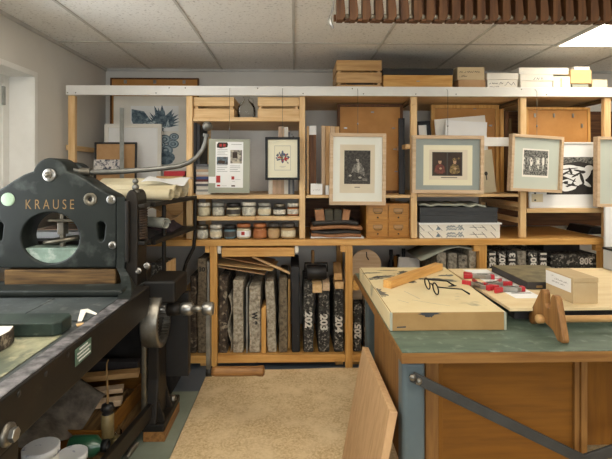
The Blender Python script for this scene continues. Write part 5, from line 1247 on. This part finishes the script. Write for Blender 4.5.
# thin scored lines
ln = MB()
for (a, c) in (((404, 291), (420, 299)), ((412, 300), (450, 306)), ((398, 300), (409, 303))):
    p, q = atZ(*a, ZS), atZ(*c, ZS); d = (q - p).normalized(); s_2 = Vector((-d.y, d.x, 0)) * .0012
    ln.add([p + s_2 + Vector((0, 0, .0004)), p - s_2 + Vector((0, 0, .0004)), q - s_2 + Vector((0, 0, .0004)), q + s_2 + Vector((0, 0, .0004))], [(0, 1, 2, 3)])
ln.build('pencil_line', 'text_grey', t)
o = tag(MB().box(-.29, .29, -.024, .024, 0, .038).build('wooden_bar', 'honey_x', bevel=.003, origin=(0, 0, 0)), 'square wooden bar lying diagonally across the cream work board', 'bar')
o.location = (.645, 2.45, ZS + .0006); o.rotation_euler = (0, 0, math.atan2(.43, .39))
# spectacles
g = thing('spectacles', 'black framed spectacles lying open on the cream work board', 'glasses', (.68, 2.15, ZS + .0005))
c1, c2 = Vector((.637, 2.2, ZS + .031)), Vector((.648, 2.105, ZS + .030))
d12 = (c2 - c1).normalized(); up = Vector((-.15, 0, 1)).normalized()
def rim(c): return [c + d12 * (.03 * math.cos(a)) + up * (.026 * math.sin(a)) for a in [2 * PI * k / 26 for k in range(26)]]
for c in (c1, c2):
    o = MB().tube(rim(c), .0032, 8, closed=True).build('rim', 'black_gloss', g)
    MB().add(rim(c), [tuple(range(26))]).build('lens', 'clear_glass', o)
MB().tube([c1 + d12 * .03 + up * .006, (c1 + c2) / 2 + up * .012, c2 - d12 * .03 + up * .006], .0028, 8).build('bridge', 'black_gloss', g)
for c, s, e in ((c1, -1, atZ(454, 285.5, ZS + .006)), (c2, 1, atZ(469.5, 294, ZS + .006))):
    hp_ = c + d12 * (s * .031) + up * .016
    dd = e - hp_
    MB().tube([hp_, hp_ + dd * .05, hp_ + dd * .75 + Vector((0, 0, .014)), e], [.003, .003, .0032, .0045], 8).build('temple', 'black_gloss', g)
# plywood sheet on dark bearers
ZP = .872
for y, lab in ((1.99, 'dark batten under the front edge of the cream plywood sheet'), (2.6, 'dark batten under the rear edge of the cream plywood sheet')):
    tag(MB().box(.96, 2.05, y, y + .06, ZD_ + .0005, ZP - .0135).build('batten', 'case_dark', bevel=.002), lab, 'batten', 'dark battens')
tag(MB().prism([(.902, 1.91), (2.1, 1.93), (2.1, 2.71), (.906, 2.71)], 'z', ZP - .013, ZP).build('plywood_sheet', 'ply_cream', bevel=.001), 'large thin cream plywood sheet raised over the green table', 'board')
P = [atZ(*p, ZP) for p in ((478, 271), (497, 270.5), (541, 290), (530, 296), (500, 285))]
t = thing('printed_sheet', 'white sheet with grey printed lines lying under the red tipped clamps', 'paper', (1.0, 2.3, ZP + .0002))
q = [(1.0, 2.06), (1.127, 2.06), (1.127, 2.68), (.985, 2.68)]
MB().prism(q, 'z', ZP + .0003, ZP + .0012).build('sheet', 'paper_white', t)
sl = MB()
for k in range(8): sl.box(1.02, 1.115, 2.14 + k * .06, 2.155 + k * .06, ZP + .0012, ZP + .0016)
sl.build('printed_line', 'text_grey', t)
# dark flat case
t = thing('flat_case', 'dark sided flat case with an olive top lying beside the kraft box', 'case', (1.28, 2.41, ZP + .0005))
MB().box(1.13, 1.44, 2.215, 2.62, ZP + .0005, ZP + .036).build('case_body', 'case_dark', t, bevel=.003)
MB().box(1.132, 1.438, 2.217, 2.618, ZP + .0361, ZP + .038).build('case_top', 'case_olive', t)
MB().box(1.175, 1.205, 2.2105, 2.2148, ZP + .008, ZP + .02).build('clasp', 'brass', t, bevel=.002)
# kraft box with label
t = thing('kraft_box', 'kraft cardboard box with a white handwritten label by the wooden cradle', 'box', (1.258, 2.07, ZP + .0005), (0, 0, R(2)))
w, d, h = .112, .205, .112
MB().box(-w/2, w/2, -d/2, d/2, 0, h - .022).build('box_body', 'carton_kraft', t, world=False, bevel=.002)
MB().box(-w/2 - .0015, w/2 + .0015, -d/2 - .0015, d/2 + .0015, h - .0215, h).build('box_lid', 'carton_kraft', t, world=False, bevel=.002)
lb = MB().box(-w/2 - .0022, -w/2 - .0016, -d/2 + .012, d/2 - .004, .045, h - .006).build('label', 'label_paper', t, world=False)
b = MB(); b.M = Matrix.Translation((-w/2 - .0016, 0, 0)) @ Matrix.Rotation(-PI/2, 4, 'Z')
scribble(b, -.03, .078, .1, .008, -.001, 5, .0014); scribble(b, -.05, .064, .1, .006, -.001, 6, .0012); scribble(b, -.06, .09, .03, .005, -.001, 7, .0012); b.build('handwritten_text', 'text_dark', lb, world=False)
# wooden cradle with stretcher rod
cr_ = thing('roller_cradle', 'wooden notched cradle for ink rollers standing on the green table', 'cradle', (1.0, 1.83, ZD_ + .0005))
def cradle_end(x):
    pts = [(1.712, .0), (1.745, .0), (1.775, .028), (1.86, .045), (1.905, .022), (1.935, 0), (1.955, .004), (1.962, .03), (1.898, .148), (1.888, .166), (1.868, .170), (1.856, .158), (1.853, .118), (1.842, .104), (1.826, .104), (1.815, .118), (1.812, .152), (1.802, .166), (1.785, .166), (1.772, .155), (1.71, .03), (1.705, .012)]
    pts = [(y - .012 - (.0 if z < .1 else .022), z) for y, z in pts]
    MB().prism([(y, z + ZD_ + .0005) for y, z in pts], 'x', x, x + .026).build('cradle_end', 'cradle_z', cr_, bevel=.004)
cradle_end(1.0); cradle_end(1.62)
MB().lathe([(0, .975), (.014, .975), (.018, .98), (.018, .999), (.014, .9995), (.014, 1.655), (.018, 1.66), (.0, 1.67)], 16, (0, 1.835, ZD_ + .05), 'x').build('stretcher_rod', 'plank_x', cr_)
# spring clamps
def clamp(label, x, y, rz, z=ZP + .0015, first=[None]):
    if first[0] is None:
        t = thing('spring_clamp', label, 'clamp', (x, y, z), (0, 0, R(rz)), 'red tipped spring clamps')
        for s in (-1, 1):
            arm = MB()
            P = [(-.066, s * .012), (-.03, s * .016), (-.005, s * .009), (.02, s * -.004), (.06, s * -.022)]
            P = [(-.066, s * .006), (-.035, s * .020), (-.006, s * .012), (.022, s * .010), (.066, s * .030)]
            L = []; Rr = []
            for p in P: L.append((p[0], p[1] + .005)); Rr.append((p[0], p[1] - .005))
            arm.prism(L + Rr[::-1], 'z', .002, .022)
            a = arm.build('clamp_arm', 'steel', t, world=False, bevel=.0015)
            MB().box(-.078, -.056, min(s * .001, s * .014), max(s * .001, s * .014), .0, .024).build('jaw_tip', 'red_vinyl', a, world=False, bevel=.003)
            g0 = MB().bar((.034, s * .0165, .012), (.078, s * .036, .012), .014, .025).build('grip', 'red_vinyl', a, world=False, bevel=.004)
        MB().lathe([(0, .0), (.009, .0), (.009, .025), (0, .025)], 16, (.0, 0, 0)).tube([(.009 * math.cos(k * .6), .009 * math.sin(k * .6), .003 + k * .0009) for k in range(22)], .0016, 6).build('spring', 'steel_worn', t, world=False)
        first[0] = t; return t
    c = copy_tree(first[0]); c.location = (x, y, z); c.rotation_euler = (0, 0, R(rz)); c['label'] = label; return c
cp = lambda px, py: atZ(px, py, ZP)[:2]
clamp('red tipped spring clamp nearest the flat case corner, lying level', *cp(508, 291.5), 178)
clamp('red tipped spring clamp lying farthest back by the printed sheet', *cp(479, 278.5), 160)
clamp('red tipped spring clamp lying closest to the cream work board edge', *cp(479, 287.5), 112)
clamp('red tipped spring clamp in the middle of the clamp heap', *cp(495, 286.5), 22)
t = thing('grey_case', 'light grey case with a dark lid rim at the right end of the plywood sheet', 'case', (1.9, 2.62, ZP + .0005))
MB().box(1.835, 2.12, 2.52, 2.70, ZP + .0005, ZP + .115).build('case_body', 'grey_case', t, bevel=.006)
MB().box(1.831, 2.124, 2.516, 2.704, ZP + .1155, ZP + .128).build('lid_rim', 'black', t, bevel=.004)
tag(MB().tube([(1.73, 2.44, ZP + .006), (1.76, 2.41, ZP + .007), (1.82, 2.42, ZP + .007), (1.9, 2.40, ZP + .006), (2.0, 2.43, ZP + .006)], .005, 8).build('power_cable', 'black'), 'short black cable on the plywood sheet before the grey case', 'cable')
# ================================================================ ball rack hung from the ceiling
BY = 2.0; s0 = BY / F
zb = ZY(19.2, BY)
xk0 = XY(337, BY); step = .0562; nS = 26
br_ = thing('ball_rack', 'brown wooden ball drying rack hanging from the ceiling', 'drying rack', (xk0 + step * nS / 2, BY, zb))
for k in range(nS):
    x = xk0 + k * step; w = .037
    MB().prism([(x, zb), (x + w * .72, zb), (x + w, zb + .016), (x + w, zb + .045), (x + w * .86, zb + .09), (x + w * .86, zb + .23), (x, zb + .23)], 'y', BY, BY + .05).build('slat', 'brownwood_z', br_, bevel=.002)
    MB().ball((x + w + .0095, BY + .028, zb + .022), .0125, 12).build('marble', 'marble_glass', br_)
    MB().prism([(x + w + .0005, zb), (x + step - .0005, zb), (x + step - .0005, zb + .012), (x + w + .0005, zb + .006)], 'y', BY + .01, BY + .046).build('ball_seat', 'brownwood_x', br_)
MB().box(xk0 - .01, xk0 + nS * step, BY + .051, BY + .075, zb + .19, zb + .255).build('back_rail', 'brownwood_x', br_, bevel=.002)
MB().box(xk0 - .01, xk0 + nS * step, BY + .051, BY + .07, zb + .012, zb + .04).build('back_rail', 'brownwood_x', br_, bevel=.002)
MB().box(XY(421, BY), xk0 + nS * step, BY + .051, BY + .07, zb + .042, zb + .188).build('back_board', 'brownwood_x', br_, bevel=.002)
for x in (xk0 + .12, xk0 + nS * step - .12): MB().box(x, x + .03, BY + .055, BY + .07, zb + .2555, ZC - .007).build('hanger', 'steel_worn', br_)
hk = MB().tube([atY(334.5, -8, BY - .02), atY(333.5, 4, BY - .02), atY(331.5, 14, BY - .02), atY(330.5, 19, BY - .02)], .004, 8)
hk.tube([atY(330.5, 18, BY - .02), atY(330.2, 22, BY - .02), atY(331.5, 25, BY - .02), atY(333, 28.5, BY - .02)], [.006, .0085, .007, .002], 10)
hk.bar((xk0 - .012, BY - .02, ZY(-8, BY) + .01), (xk0 - .005, BY + .06, ZY(-8, BY) + .01), .008, .008)
hk.build('hook', 'steel', br_)
# ================================================================ light, sky, camera
wd = bpy.data.worlds.new('sky'); sc.world = wd; wd.use_nodes = True
bg = wd.node_tree.nodes['Background']; bg.inputs[0].default_value = (1, .99, .975, 1); bg.inputs[1].default_value = 7.0
pl_ = bpy.data.lights.new('window_portal', 'AREA'); pl_.shape = 'RECTANGLE'; pl_.size = WY1 - WY0 - .02; pl_.size_y = WZ1 - WZ0 - .02
pl_.cycles.is_portal = True
po = bpy.data.objects.new('window_portal', pl_); COL.objects.link(po); po.location = (XL - .24, (WY0 + WY1) / 2, (WZ0 + WZ1) / 2); 
po.rotation_euler = Vector((1, 0, 0)).to_track_quat('-Z', 'Z').to_euler()
pf_ = bpy.data.lights.new('window_portal', 'AREA'); pf_.shape = 'RECTANGLE'; pf_.size = FX1 - FX0 - .02; pf_.size_y = FZ1 - FZ0 - .02  # portal for the added window behind the camera
pf_.cycles.is_portal = True
po = bpy.data.objects.new('window_portal', pf_); COL.objects.link(po); po.location = ((FX0 + FX1) / 2, YF - .11, (FZ0 + FZ1) / 2)
po.rotation_euler = Vector((0, 1, 0)).to_track_quat('-Z', 'Z').to_euler()
cam = bpy.data.cameras.new('camera'); co = bpy.data.objects.new('camera', cam); COL.objects.link(co)
co.location = (0, 0, H); co.rotation_euler = (R(90), 0, -TH)
cam.sensor_width = 36; cam.lens = 36 * F / 612; cam.shift_y = -(229.5 - HZ) / 612; cam.clip_start = .05
sc.camera = co
sc.view_settings.view_transform = 'Standard'; sc.view_settings.look = 'None'; sc.view_settings.gamma = 1; sc.view_settings.use_curve_mapping = False
sc.view_settings.exposure = 0.32
sc.cycles.use_denoising = True
sc.cycles.max_bounces = 8; sc.cycles.transparent_max_bounces = 12
